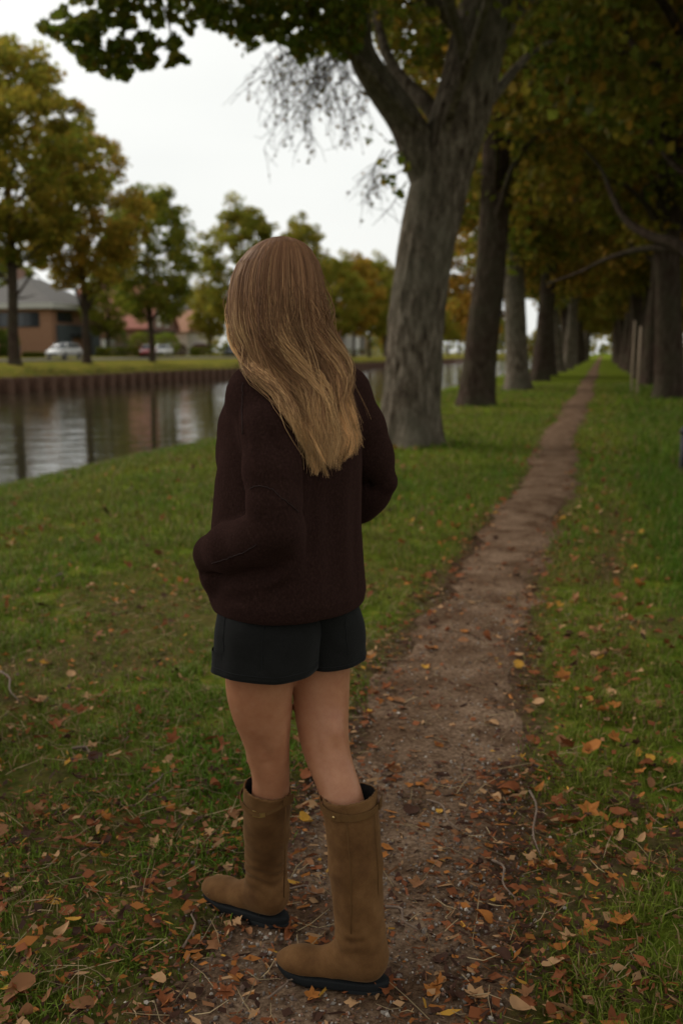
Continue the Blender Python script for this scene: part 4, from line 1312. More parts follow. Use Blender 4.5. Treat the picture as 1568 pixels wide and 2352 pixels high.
phi = (1 + 5 ** 0.5) / 2
ico = np.array([(-1, phi, 0), (1, phi, 0), (-1, -phi, 0), (1, -phi, 0), (0, -1, phi), (0, 1, phi), (0, -1, -phi), (0, 1, -phi), (phi, 0, -1), (phi, 0, 1), (-phi, 0, -1), (-phi, 0, 1)]) / 1.9
icf = np.array([(0, 11, 5), (0, 5, 1), (0, 1, 7), (0, 7, 10), (0, 10, 11), (1, 5, 9), (5, 11, 4), (11, 10, 2), (10, 7, 6), (7, 1, 8), (3, 9, 4), (3, 4, 2), (3, 2, 6), (3, 6, 8), (3, 8, 9), (4, 9, 5), (2, 4, 11), (6, 2, 10), (8, 6, 7), (9, 8, 1)])
onp = lambda X, Y: np.clip(1 - sst(0.18, 0.62, np.abs(X - path_c(Y))), 0, 1)
pp_ = np.concatenate([scatter(19000, 1.7, 3.4, onp, r), scatter(9000, 3.4, 6.0, onp, r)])
n = len(pp_)
sz = 0.0018 + 0.0036 * r.uniform(size=n) ** 3 + 0.003 * (r.uniform(size=n) < 0.02)
vv = ico[None] * (1 + 0.3 * r.normal(size=(n, 12, 1))) * (sz[:, None] * r.uniform(0.7, 1.3, (n, 3)))[:, None, :]
vv = vv + np.c_[pp_[:, :2], gz(pp_[:, 0], pp_[:, 1]) + 0.010 + sz * 0.2][:, None, :]
gc = np.array([(0.30, 0.26, 0.22), (0.16, 0.13, 0.11), (0.40, 0.34, 0.28), (0.10, 0.065, 0.05), (0.20, 0.11, 0.075)])[r.choice(5, n, p=[0.20, 0.26, 0.06, 0.28, 0.20])] * r.uniform(0.7, 1.2, (n, 1))
M_PEB = mat_leaf('pebble_mat', 0.0, 0.75)
add('gravel', mesh_np('gravel', vv.reshape(-1, 3), (np.arange(n)[:, None, None] * 12 + icf[None]).reshape(-1, 3), M_PEB, np.repeat(gc, 12, 0), False), kind='stuff', label='fine gravel pressed into the trodden path', category='gravel')
# leaf crumbs
fn = lambda X, Y: np.clip(0.25 + 0.5 * (X < -0.9) * sst(0.4, 0.6, fbm(X * 1.2, Y * 1.2, 9)) + 0.6 * np.exp(-((np.abs(X - path_c(Y)) - 0.36) / 0.2) ** 2) + 0.4 * np.exp(-((X - 0.12) / 0.25) ** 2), 0, 1) * (1 - 0.6 * (grassy(X, Y) > 0.85))
pp_ = np.concatenate([scatter(22000, 1.7, 3.4, fn, r), scatter(30000, 3.4, 9.0, fn, r)])
n = len(pp_)
cp = np.c_[pp_[:, :2], gz(pp_[:, 0], pp_[:, 1]) + 0.012 + (0.006 + 0.03 * grassy(pp_[:, 0], pp_[:, 1])) * r.uniform(size=n)]
d1 = r.normal(size=(n, 3)) * [1, 1, 0.35]; d2 = r.normal(size=(n, 3)) * [1, 1, 0.35]
s_ = (r.uniform(0.003, 0.012, n))[:, None]
v = np.stack([cp + d1 * s_, cp + d2 * s_, cp - d1 * s_ * 0.7 + d2 * 0.2 * s_, cp - d2 * s_ * 0.8], 1)
kk = np.arange(n)[:, None] * 4
cc = np.array([c_[0] for c_ in LCOL])[r.choice(6, n, p=[0.36, 0.10, 0.10, 0.02, 0.32, 0.10])] * r.uniform(0.6, 1.2, (n, 1))
add('leaf_crumbs', mesh_np('leaf_crumbs', v.reshape(-1, 3), np.concatenate([kk + [0, 1, 2], kk + [0, 2, 3]]), M_DRY, np.repeat(cc, 4, 0), False), kind='stuff', label='crumbled brown leaf fragments along the path edges', category='leaves')
# straw
fn = lambda X, Y: np.clip(0.25 + 0.6 * (X < -0.9) * sst(0.45, 0.6, fbm(X * 1.5, Y * 1.5, 15)), 0, 1) * (1 - 0.7 * (X > 0.4))
pp_ = scatter(4200, 1.7, 6.0, fn, r)
mb = MB()
scol = []
for q in pp_:
    L = r.uniform(0.03, 0.13); a_ = r.uniform(0, 6.28)
    z0 = float(gz(q[0], q[1])) + 0.014
    e = np.array([q[0] + math.cos(a_) * L, q[1] + math.sin(a_) * L, z0 + r.uniform(0.0, 0.04)])
    s0 = np.array([q[0], q[1], z0])
    mb.tube(np.array([s0, (s0 + e) / 2 + r.normal(size=3) * 0.006, e]), np.array([0.0013, 0.0012, 0.0007]), 3, cap=False)
    scol.append(np.tile(np.array([0.34, 0.25, 0.14]) * r.uniform(0.5, 1.2), (9, 1)))
add('straw', mb.mesh('straw', M_DRY, False, np.concatenate(scol)), kind='stuff', label='dry straw stalks strewn through the turf', category='straw')
# single twigs
M_TWIG = mat_noise('twig_mat', [(0.3, (0.07, 0.045, 0.032)), (0.7, (0.20, 0.14, 0.10))], 30, 0.9)
tw_ = [((1215, 1830), (1240, 1990), 0.004, 'crooked dark twig in the bare patch right of the path'), ((980, 1840), (1060, 1920), 0.003, 'thin grey twig on the leafy path edge behind the right boot'), ((0, 1540), (45, 1610), 0.006, 'tan stick leaning in the dry grass by the left edge'),
       ((165, 1722), (235, 1740), 0.005, 'short pale broken stick in the patchy turf'), ((330, 1822), (408, 1775), 0.004, 'straight pale stalk lying across the turf'), ((665, 2040), (745, 2055), 0.0035, 'reddish twig lying between the two boots'), ((615, 2290), (700, 2240), 0.003, 'bent dark twig on the gravel before the right toe'), ((885, 2085), (960, 2140), 0.004, 'pale stalk behind the heel of the right boot'),
       ((1130, 1990), (1180, 2080), 0.004, 'dark twig under the pale tan leaf right of the path'), ((420, 2180), (465, 2080), 0.0035, 'slanting pale stalk before the left boot')]
for (q0, q1, rd, lab) in tw_:
    e = []
    for (x, y) in (q0, q1):
        b_ = (1176 - y) / FPX; d = -sP + b_ * cP; D = -CZ / d * (cP + b_ * sP)
        w_ = PW(x, y, D); w_[2] = float(gz(w_[0], w_[1])) + 0.02; e.append(w_)
    c0 = (e[0] + e[1]) / 2
    l0 = [e[0] - c0, (e[0] - c0) * 0.3 + [0.01, 0.012, 0.012], (e[1] - c0) * 0.4 + [-0.012, -0.006, 0.008], e[1] - c0]
    mb = MB(); mb.tube(spline(l0, 9), np.linspace(rd, rd * 0.5, 9), 6)
    o = mb.part('stick', M_TWIG, None, True); o.location = c0
    o['label'] = lab; o['category'] = 'stick'
# ------------------------------------------------------------------ the person on the path
OFF = np.array([-0.05, 2.25, 0.0])
person = thing('person', 'person with long brown blond hair in dark sweater, black shorts and suede boots, back turned', 'person', W(OFF), YAW)


def L(x, y, D):
    return P(x, y, D) - OFF


FD = np.array([-math.sin(math.radians(50)), math.cos(math.radians(50)), 0])       # where the torso faces
LD = np.array([-math.cos(math.radians(50)), -math.sin(math.radians(50)), 0])      # the person's left


def smin(a, b, k):
    h_ = np.clip(0.5 + 0.5 * (b - a) / k, 0, 1)
    return b * (1 - h_) + a * h_ - k * h_ * (1 - h_)


def rcone(p, a, ra, b, rb):
    d = b - a
    t_ = np.clip(((p - a) @ d) / (d @ d), 0, 1)
    return np.linalg.norm(p - a - t_[..., None] * d, axis=-1) - (ra + (rb - ra) * t_)


def chain(p, pts, k=0.02):
    o = None
    for (a, ra), (b, rb) in zip(pts[:-1], pts[1:]):
        d = rcone(p, np.asarray(a, np.float32), ra, np.asarray(b, np.float32), rb)
        o = d if o is None else smin(o, d, k)
    return o


def ellip(p, c, ax, rad):
    q = (p - np.asarray(c, np.float32)) @ np.asarray(ax, np.float32).T
    r_ = np.asarray(rad, np.float32)
    k0 = np.linalg.norm(q / r_, axis=-1)
    k1 = np.linalg.norm(q / r_ ** 2, axis=-1) + 1e-6
    return k0 * (k0 - 1) / k1


def sdf_mesh(fn, lo, hi, h):
    """naive surface nets over a regular grid"""
    ax = [np.arange(l_, u_ + h, h, dtype=np.float32) for l_, u_ in zip(lo, hi)]
    V = np.empty([len(a_) for a_ in ax], np.float32)
    for i0 in range(0, len(ax[2]), 24):
        g = np.stack(np.meshgrid(ax[0], ax[1], ax[2][i0:i0 + 24], indexing='ij'), -1)
        V[:, :, i0:i0 + 24] = fn(g)
    S = V < 0
    cs = tuple(n - 1 for n in V.shape)
    acc = np.zeros(cs + (3,), np.float32); cnt = np.zeros(cs, np.float32)
    quads = []
    for axis in range(3):
        sl0 = [slice(None)] * 3; sl1 = [slice(None)] * 3
        sl0[axis] = slice(0, -1); sl1[axis] = slice(1, None)
        v0, v1 = V[tuple(sl0)], V[tuple(sl1)]
        cr = (v0 < 0) != (v1 < 0)
        idx = np.argwhere(cr)
        tt = (v0 / (v0 - v1 + 1e-12))[cr]
        o1, o2 = [a_ for a_ in range(3) if a_ != axis]
        pos = idx.astype(np.float32); pos[:, axis] += tt
        for d1 in (0, 1):
            for d2 in (0, 1):
                c_ = idx.copy(); c_[:, o1] -= d1; c_[:, o2] -= d2
                ok = (c_ >= 0).all(1) & (c_ < np.array(cs)).all(1)
                np.add.at(acc, tuple(c_[ok].T), pos[ok]); np.add.at(cnt, tuple(c_[ok].T), 1)
        ok = (idx[:, o1] > 0) & (idx[:, o2] > 0) & (idx[:, o1] < cs[o1]) & (idx[:, o2] < cs[o2])
        idx = idx[ok]
        q = []
        for d1, d2 in ((1, 1), (0, 1), (0, 0), (1, 0)):
            c_ = idx.copy(); c_[:, o1] -= d1; c_[:, o2] -= d2
            q.append(np.ravel_multi_index(tuple(c_.T), cs))
        q = np.stack(q, 1)
        flip = (v0[cr][ok] < 0) ^ (axis == 1)
        q[~flip] = q[~flip][:, ::-1]
        quads.append(q)
    act = cnt > 0
    ids = np.full(cs, -1, np.int64); ids[act] = np.arange(act.sum())
    v = acc[act] / cnt[act][:, None] * h + np.array(lo, np.float32)
    q = ids.ravel()[np.concatenate(quads)]
    return v, q


def normals_of(v, q):
    n = np.zeros_like(v)
    fn_ = np.cross(v[q[:, 2]] - v[q[:, 0]], v[q[:, 3]] - v[q[:, 1]])
    for k in range(4):
        np.add.at(n, q[:, k], fn_)
    return n / (np.linalg.norm(n, axis=1)[:, None] + 1e-9)


def dist_poly(v, pts):
    d = np.full(len(v), 9.0)
    tpar = np.zeros(len(v))
    pts = np.asarray(pts)
    for i in range(len(pts) - 1):
        a, b = pts[i], pts[i + 1]
        e = b - a
        t_ = np.clip(((v - a) @ e) / (e @ e), 0, 1)
        dd = np.linalg.norm(v - a - t_[:, None] * e, axis=1)
        m_ = dd < d
        d = np.where(m_, dd, d)
        tpar = np.where(m_, (i + t_) / (len(pts) - 1), tpar)
    return d, tpar


# --- foot frames: heel-back point and toe direction on the ground (camera heading frame)
def foot(hx, hD, ang):
    e = np.array([-math.sin(math.radians(ang)), math.cos(math.radians(ang)), 0])
    return np.array([hx, hD, 0.0]) - OFF, e, np.array([e[1], -e[0], 0])      # origin, toe direction, its right


_zw = float(gz(*W(OFF)[:2], False))
FR = foot(0.108, 2.108, 75)
FL = foot(-0.140, 2.368, 59)

# --- body: one skin surface from head to soles
HC = L(642, 672, 2.235)
hf = np.array([-0.85, 0.53, 0.0]); hl = np.array([-0.53, -0.85, 0.0])
HAX = [hl, hf, (0, 0, 1)]
def smooth_chain(pts, n):
    s_ = spline(np.array([[*a_, r_] for a_, r_ in pts]), n)
    return [(q_[:3], float(q_[3])) for q_ in s_]


TOP_L, TOP_R = L(614, 1807, 2.285), L(803, 1823, 2.15)
LLEG = [(L(612, 1395, 2.215), 0.080), (L(598, 1500, 2.205), 0.079), (L(596, 1596, 2.215), 0.0765), (L(610, 1684, 2.235), 0.0590), (L(618, 1735, 2.247), 0.0495), (L(622, 1775, 2.262), 0.0465), (L(622, 1812, 2.28), 0.0465)]
RLEG = [(L(722, 1395, 2.275), 0.078), (L(734, 1500, 2.285), 0.074), (L(738, 1596, 2.275), 0.0675), (L(740, 1662, 2.262), 0.0620), (L(746, 1710, 2.245), 0.0565), (L(757, 1750, 2.222), 0.0525), (L(772, 1790, 2.197), 0.0495), (L(786, 1832, 2.17), 0.0490)]
for lg, (fo, fe, fr_), tp_ in ((LLEG, FL, TOP_L), (RLEG, FR, TOP_R)):
    ank_ = fo + fe * 0.066 + np.array([0, 0, 0.12])
    lg += [(tp_ * 0.72 + ank_ * 0.28, 0.046), (tp_ * 0.4 + ank_ * 0.6, 0.036), (ank_, 0.030), (fo + fe * 0.06 + [0, 0, 0.075], 0.030)]
LLEG, RLEG = smooth_chain(LLEG, 22), smooth_chain(RLEG, 24)
ARM_L = [(L(596, 915, 2.15), 0.038), (L(618, 1060, 2.10), 0.042), (L(640, 1205, 2.09), 0.036), (L(555, 1245, 2.15), 0.034), (L(494, 1278, 2.18), 0.024), (L(522, 1335, 2.19), 0.025)]
ARM_R = [(L(790, 915, 2.37), 0.038), (L(838, 1010, 2.395), 0.034), (L(871, 1104, 2.405), 0.020), (L(822, 1156, 2.452), 0.025), (L(745, 1215, 2.52), 0.024), (L(720, 1245, 2.52), 0.027)]


def hand_chains(wrist, palm, spread, r_=0.0085):
    d = palm - wrist; d /= np.linalg.norm(d)
    s_ = np.cross(d, spread); s_ /= np.linalg.norm(s_)
    nrm = np.cross(d, s_)
    out = []
    for k, ln in enumerate((0.066, 0.076, 0.072, 0.056)):
        b0 = palm + s_ * (k - 1.5) * 0.019
        out.append([(b0, r_ + 0.001), (b0 + d * (0.03 + ln * 0.45), r_), (b0 + d * (0.025 + ln * 0.8) + nrm * 0.012, r_ * 0.9), (b0 + d * (0.02 + ln) + nrm * 0.028, r_ * 0.8)])
    b0 = wrist + d * 0.03 - s_ * 0.022
    out.append([(b0, r_ * 1.3), (b0 - s_ * 0.025 + d * 0.03, r_ * 1.15), (b0 - s_ * 0.03 + d * 0.06, r_ * 0.95)])
    return out


HANDS = hand_chains(ARM_L[-2][0], ARM_L[-1][0], np.array([0, -1.0, 0])) + hand_chains(ARM_R[-2][0], ARM_R[-1][0], np.array([0, -1.0, 0]))


def body_fn(p):
    d = smin(chain(p, LLEG, 0.008), chain(p, RLEG, 0.008), 0.010)
    for (fo, fe, fr_) in (FL, FR):
        d = smin(d, chain(p, [(fo + fe * 0.05 + [0, 0, 0.050], 0.022), (fo + fe * 0.125 + [0, 0, 0.036], 0.016), (fo + fe * 0.19 + [0, 0, 0.030], 0.011)]), 0.015)
    d = smin(d, ellip(p, L(770, 1700, 2.20), np.eye(3), (0.022, 0.022, 0.05)), 0.03)
    tor = chain(p, [(L(667, 1370, 2.25), 0.095), (L(672, 1230, 2.255), 0.085), (L(680, 1050, 2.262), 0.09), (L(688, 940, 2.268), 0.07)], 0.04)
    d = smin(d, tor, 0.04)
    d = smin(d, rcone(p, L(606, 915, 2.165), 0.036, L(782, 915, 2.355), 0.036), 0.03)
    d = smin(d, rcone(p, L(690, 890, 2.27), 0.052, HC + [0.012, -0.01, -0.09], 0.047), 0.03)
    d = smin(d, chain(p, ARM_L), 0.02)
    d = smin(d, chain(p, ARM_R), 0.02)
    for hc in HANDS:
        d = smin(d, chain(p, hc, 0.004), 0.004)
    head = ellip(p, HC + [0, 0, 0.018], HAX, (0.073, 0.092, 0.100))
    head = smin(head, ellip(p, HC + hf * 0.035 + [0, 0, -0.055], HAX, (0.055, 0.055, 0.062)), 0.03)
    head = smin(head, rcone(p, HC + hf * 0.088 + [0, 0, 0.012], 0.008, HC + hf * 0.106 + [0, 0, -0.025], 0.0115), 0.012)
    for s_ in (-1, 1):
        head = -smin(-head, ellip(p, HC + hf * 0.096 + hl * 0.031 * s_ + [0, 0, 0.006], HAX, (0.016, 0.014, 0.010)), 0.01)
        head = smin(head, ellip(p, HC + hf * 0.084 + hl * 0.031 * s_ + [0, 0, 0.004], HAX, (0.012, 0.012, 0.012)), 0.003)
        head = smin(head, ellip(p, HC + hl * 0.076 * s_ + [0, 0, -0.008], HAX, (0.008, 0.017, 0.028)), 0.006)
    head = smin(head, ellip(p, HC + hf * 0.088 + [0, 0, -0.058], HAX, (0.021, 0.009, 0.006)), 0.004)
    head = smin(head, ellip(p, HC + hf * 0.086 + [0, 0, -0.068], HAX, (0.018, 0.010, 0.006)), 0.004)
    return smin(d, head, 0.02)


v, q = sdf_mesh(body_fn, (-0.42, -0.24, -0.01), (0.26, 0.36, 1.74), 0.0075)
def relax(v, q, sel, it):
    for _ in range(it):
        s_ = np.zeros_like(v); c_ = np.zeros(len(v))
        for k in range(4):
            a_, b_ = q[:, k], q[:, (k + 1) % 4]
            np.add.at(s_, a_, v[b_]); np.add.at(s_, b_, v[a_])
            np.add.at(c_, a_, 1); np.add.at(c_, b_, 1)
        v = np.where(sel[:, None], v + 0.6 * (s_ / c_[:, None] - v), v)
    return v


v = relax(v, q, (v[:, 2] > 0.30) & (v[:, 2] < 0.98), 26)
nm = normals_of(v, q)
for pl, sg, am in (([(794, 1640, 2.22), (803, 1700, 2.19), (812, 1765, 2.15)], 0.0075, 0.0035), ([(735, 1690, 2.19), (745, 1730, 2.17), (760, 1765, 2.15)], 0.009, 0.003), ([(768, 1705, 2.185), (780, 1745, 2.16), (792, 1785, 2.14)], 0.013, -0.0045),
                   ([(735, 1752, 2.17), (770, 1762, 2.145), (812, 1752, 2.15)], 0.0035, -0.0018), ([(585, 1748, 2.21), (625, 1758, 2.19), (660, 1750, 2.21)], 0.0035, -0.0016), ([(645, 1650, 2.19), (652, 1700, 2.20), (656, 1750, 2.22)], 0.008, 0.003),
                   ([(600, 1700, 2.18), (615, 1740, 2.19), (622, 1775, 2.21)], 0.013, -0.004), ([(575, 1715, 2.24), (577, 1740, 2.24), (582, 1765, 2.25)], 0.010, 0.004)):
    d, tp = dist_poly(v, spline([L(*p_) for p_ in pl], 10))
    v = v + nm * (1.6 * am * np.exp(-(d / sg) ** 2) * np.sin(np.clip(tp, 0.04, 0.96) * math.pi) ** 0.5)[:, None]
m_skin, t, b = new_mat('skin_mat')
n1 = noise_node(t, 16, 6, 0.7)
cr_ = ramp(t, n1.outputs['Fac'], [(0.28, (0.29, 0.112, 0.056)), (0.5, (0.345, 0.150, 0.077)), (0.72, (0.40, 0.19, 0.103))])
t.links.new(cr_.outputs[0], b.inputs['Base Color'])
b.inputs['Roughness'].default_value = 0.48
b.inputs['Specular IOR Level'].default_value = 0.3
b.inputs['Subsurface Weight'].default_value = 0.12
b.inputs['Subsurface Radius'].default_value = (0.02, 0.008, 0.004)
b.inputs['Subsurface Scale'].default_value = 0.5
n2 = noise_node(t, 380, 3, 0.6)
bump(t, b, n2.outputs['Fac'], 0.12, 0.001)
add('body', mesh_np('body', v, q, m_skin), person, label='bare legs with knees slightly bent')

# --- sweater
SW = np.array([  # y, centre x, half width (left-right), half depth (front-back), D
    (868, 694, 0.085, 0.055, 2.262), (885, 690, 0.13, 0.075, 2.26), (920, 682, 0.160, 0.100, 2.255), (1000, 672, 0.168, 0.132, 2.25), (1100, 664, 0.172, 0.146, 2.25),
    (1200, 660, 0.176, 0.152, 2.25), (1300, 663, 0.184, 0.156, 2.25), (1360, 666, 0.188, 0.158, 2.25), (1394, 667, 0.180, 0.150, 2.25)])
sw_z = np.array([L(r_[1], r_[0], r_[4])[2] for r_ in SW])
sw_c = np.array([L(r_[1], r_[0], r_[4]) for r_ in SW])
o_ = np.argsort(sw_z)
sw_z, sw_c, sw_a, sw_b = sw_z[o_], sw_c[o_], SW[o_, 2], SW[o_, 3]
SL_L = [(L(596, 905, 2.155), 0.052), (L(614, 985, 2.10), 0.058), (L(622, 1080, 2.068), 0.057), (L(628, 1160, 2.052), 0.054), (L(637, 1214, 2.045), 0.047)]
SL_L2 = [(L(639, 1214, 2.045), 0.046), (L(585, 1240, 2.075), 0.049), (L(530, 1258, 2.12), 0.049), (L(490, 1270, 2.16), 0.040)]
SL_L3 = [(L(487, 1274, 2.165), 0.037), (L(500, 1325, 2.18), 0.034), (L(518, 1375, 2.19), 0.032)]
SL_R = [(L(785, 905, 2.37), 0.066), (L(822, 985, 2.38), 0.062), (L(848, 1050, 2.39), 0.056), (L(880, 1106, 2.40), 0.031)]
SL_R2 = [(L(879, 1107, 2.40), 0.032), (L(852, 1132, 2.42), 0.044), (L(825, 1150, 2.44), 0.050), (L(770, 1180, 2.48), 0.05), (L(730, 1225, 2.51), 0.038)]


def torso_fn(p):
    z = p[..., 2]
    c_ = np.stack([np.interp(z, sw_z, sw_c[:, k]) for k in range(2)], -1)
    a_, b_ = np.interp(z, sw_z, sw_a), np.interp(z, sw_z, sw_b)
    qx = (p[..., 0] - c_[..., 0]) * LD[0] + (p[..., 1] - c_[..., 1]) * LD[1]
    qy = (p[..., 0] - c_[..., 0]) * FD[0] + (p[..., 1] - c_[..., 1]) * FD[1]
    k0 = (np.abs(qx / a_) ** 2.3 + np.abs(qy / b_) ** 2.3) ** (1 / 2.3)
    k1 = np.sqrt((qx / a_ ** 2) ** 2 + (qy / b_ ** 2) ** 2) + 1e-4
    d = k0 * (k0 - 1) / k1
    d = -smin(-d, -(sw_z[0] - z), 0.014)
    return -smin(-d, -(z - sw_z[-1]), 0.05)


def sweater_fn(p):
    d = torso_fn(p)
    arm = smin(chain(p, SL_L, 0.02), chain(p, SL_L2, 0.03), 0.022)
    arm = smin(arm, chain(p, SL_L3, 0.02), 0.018)
    # loose cloth that hangs from the elbow to the hem
    arm = smin(arm, chain(p, [(L(655, 1232, 2.075), 0.036), (L(650, 1300, 2.12), 0.044), (L(648, 1372, 2.15), 0.042)], 0.03), 0.03)
    d = smin(d, arm, 0.010 + 0.035 * sst(1.18, 1.36, p[..., 2]))
    d = smin(d, rcone(p, L(690, 895, 2.265), 0.052, L(588, 905, 2.15), 0.058), 0.03)
    d = smin(d, rcone(p, L(690, 895, 2.265), 0.052, L(790, 905, 2.375), 0.060), 0.03)
    arm = smin(chain(p, SL_R, 0.02), chain(p, SL_R2, 0.02), 0.012)
    d = smin(d, arm, 0.018)
    # bust
    d = smin(d, ellip(p, L(568, 1045, 2.33), np.eye(3), (0.060, 0.070, 0.085)), 0.05)
    d = smin(d, chain(p, [(L(588, 915, 2.18), 0.055), (L(572, 975, 2.24), 0.062), (L(565, 1040, 2.31), 0.062)], 0.02), 0.04)
    return d


v, q = sdf_mesh(sweater_fn, (-0.36, -0.30, 0.78), (0.27, 0.40, 1.48), 0.0045)
nm = normals_of(v, q)
disp = np.zeros(len(v))
FOLDS = [([(702, 1000, 2.10), (700, 1100, 2.09), (692, 1200, 2.085), (682, 1300, 2.09), (660, 1390, 2.09)], 0.013, 0.011),
         ([(722, 1010, 2.10), (722, 1100, 2.09), (716, 1220, 2.09), (705, 1320, 2.09)], 0.012, -0.009),
         ([(800, 1060, 2.19), (786, 1160, 2.17), (784, 1260, 2.17), (790, 1370, 2.17)], 0.012, 0.009),
         ([(768, 1080, 2.13), (765, 1200, 2.12), (768, 1330, 2.12)], 0.014, -0.008),
         ([(745, 1100, 2.10), (742, 1250, 2.095), (735, 1390, 2.10)], 0.012, 0.006),
         ([(812, 1120, 2.22), (810, 1250, 2.21), (815, 1370, 2.20)], 0.010, -0.005),
         ([(640, 940, 2.10), (668, 1010, 2.07), (678, 1080, 2.06), (684, 1150, 2.06)], 0.012, 0.007),
         ([(600, 960, 2.05), (640, 1040, 2.03), (662, 1120, 2.04), (670, 1180, 2.05)], 0.012, -0.006),
         ([(575, 1000, 2.04), (600, 1080, 2.03), (640, 1150, 2.03)], 0.011, 0.005),
         ([(572, 1185, 2.08), (610, 1178, 2.05), (660, 1205, 2.05)], 0.010, -0.010),
         ([(462, 1300, 2.15), (520, 1290, 2.10), (560, 1275, 2.08), (590, 1245, 2.06)], 0.008, 0.008),
         ([(470, 1318, 2.15), (530, 1308, 2.12), (600, 1290, 2.08), (660, 1255, 2.06)], 0.010, -0.012),
         ([(520, 1345, 2.11), (580, 1350, 2.09), (640, 1330, 2.07), (672, 1280, 2.06)], 0.012, 0.008),
         ([(520, 1375, 2.11), (590, 1385, 2.09), (655, 1375, 2.08)], 0.010, -0.006),
         ([(560, 1120, 2.08), (556, 1040, 2.09), (552, 950, 2.10)], 0.010, -0.010),
         ([(520, 960, 2.22), (512, 1080, 2.20), (508, 1200, 2.18)], 0.012, -0.006),
         ([(530, 1000, 2.20), (530, 1120, 2.17), (525, 1210, 2.16)], 0.010, 0.006),
         ([(845, 970, 2.36), (862, 1040, 2.36), (885, 1095, 2.37)], 0.009, 0.006),
         ([(830, 1010, 2.35), (842, 1080, 2.36), (850, 1130, 2.38)], 0.009, -0.007),
         ([(885, 1110, 2.37), (855, 1135, 2.38), (832, 1150, 2.39)], 0.008, -0.005)]
for pl, sg, am in FOLDS:
    d, tp = dist_poly(v, spline([L(*p_) for p_ in pl], 14))
    _bk = pl[0][0] > 700 and pl[0][2] < 2.25
    disp += (0.8 if _bk else 1.6) * am * np.exp(-(d / ((1.7 if _bk else 0.9) * sg)) ** 2) * np.sin(np.clip(tp, 0.03, 0.97) * math.pi) ** 0.5
disp += 0.006 * (fbm(v[:, 0] * 9, v[:, 1] * 9, v[:, 2] * 5, 2) - 0.5) + 0.0018 * (fbm(v[:, 0] * 40, v[:, 1] * 40, v[:, 2] * 22, 2) - 0.5)
v = v + nm * disp[:, None]
m_sw, t, b = new_mat('knit_mat')
n1 = noise_node(t, 260, 4, 0.7, 'Object', (1, 1, 0.6))
cr_ = ramp(t, n1.outputs['Fac'], [(0.3, (0.0125, 0.0063, 0.0053)), (0.55, (0.0225, 0.0112, 0.0092)), (0.8, (0.043, 0.022, 0.018))])
t.links.new(cr_.outputs[0], b.inputs['Base Color'])
b.inputs['Roughness'].default_value = 0.95
b.inputs['Specular IOR Level'].default_value = 0.0
b.inputs['Sheen Weight'].default_value = 0.07
b.inputs['Sheen Roughness'].default_value = 0.55
b.inputs['Sheen Tint'].default_value = (0.55, 0.30, 0.26, 1)
bump(t, b, n1.outputs['Fac'], 0.5, 0.0015)
sweater = add('sweater', mesh_np('sweater', v, q, m_sw), person, label='loose dark aubergine brown knit sweater with wide sleeves')
SWV, SWN = v, nm


def on_sweater(pts, lift=0.001):
    """snap picture points to the sweater's camera-facing surface"""
    px, py, _ = proj(W(SWV + OFF))
    fcs = (SWN @ np.array([0, 1.0, 0])) < 0.1
    out = []
    for (x, y) in pts:
        d = (px - x) ** 2 + (py - y) ** 2 + np.where(fcs, 0, 1e6)
        i_ = np.argsort(d)[:4]
        out.append(SWV[i_].mean(0) + SWN[i_].mean(0) * lift)
    return np.array(out)


M_SEAM = flat('seam_mat', (0.022, 0.011, 0.010), 0.95)
for pl in ([(566, 1128), (580, 1120), (600, 1116), (625, 1125), (655, 1150), (684, 1176)], [(558, 880), (557, 930), (558, 990), (560, 1060), (563, 1125)], [(590, 1250), (560, 1268), (520, 1283), (478, 1296)]):
    mb = MB(); mb.tube(spline(on_sweater(spline(pl, 26), 0.0015), 60), 0.0009, 5); mb.part('seam', M_SEAM, sweater, True)
# ribbed hem band, a few mm proud of the cloth
# --- shorts: two legs hung from one waist
def leg_tube(rows, seg=56, seed=0.0):
    """rows: y, centre x, D, half width, half depth"""
    c_ = spline(np.array([[*L(x, y, D), a_, b_] for (y, x, D, a_, b_) in rows]), 22)
    an_ = np.arange(seg) * 2 * math.pi / seg
    v = []
    for k, (x, y, z, a_, b_) in enumerate(c_):
        s_ = k / (len(c_) - 1)
        wv = 1 + 0.018 * np.sin(an_ * 5 + seed + s_ * 1.5) * s_ + 0.012 * np.sin(an_ * 9 + seed * 2) * s_ + 0.01 * (vnoise(np.cos(an_) * 3 + seed, np.sin(an_) * 3, s_ * 5) - 0.5)
        ca, sa = np.cos(an_), np.sin(an_)
        ca, sa = np.sign(ca) * np.abs(ca) ** 0.9, np.sign(sa) * np.abs(sa) ** 0.9
        v.append(np.stack([x + a_ * ca * wv, y + b_ * sa * wv, np.full(seg, z) + 0.004 * np.sin(an_ * 2 + seed) * s_], 1))
    n = len(c_)
    i, j = np.meshgrid(np.arange(n - 1), np.arange(seg), indexing='ij')
    a = (i * seg + j).ravel(); bb = (i * seg + (j + 1) % seg).ravel()
    # hem turned inside
    last = v[-1]; cen = last.mean(0)
    v.append(cen + (last - cen) * 0.98 + [0, 0, 0.002]); v.append(cen + (last - cen) * 0.97 + [0, 0, 0.05])
    for m_ in (n - 1, n):
        a = np.concatenate([a, m_ * seg + np.arange(seg)]); bb = np.concatenate([bb, m_ * seg + (np.arange(seg) + 1) % seg])
    return np.concatenate(v), np.stack([a, a + seg, bb + seg, bb], 1)


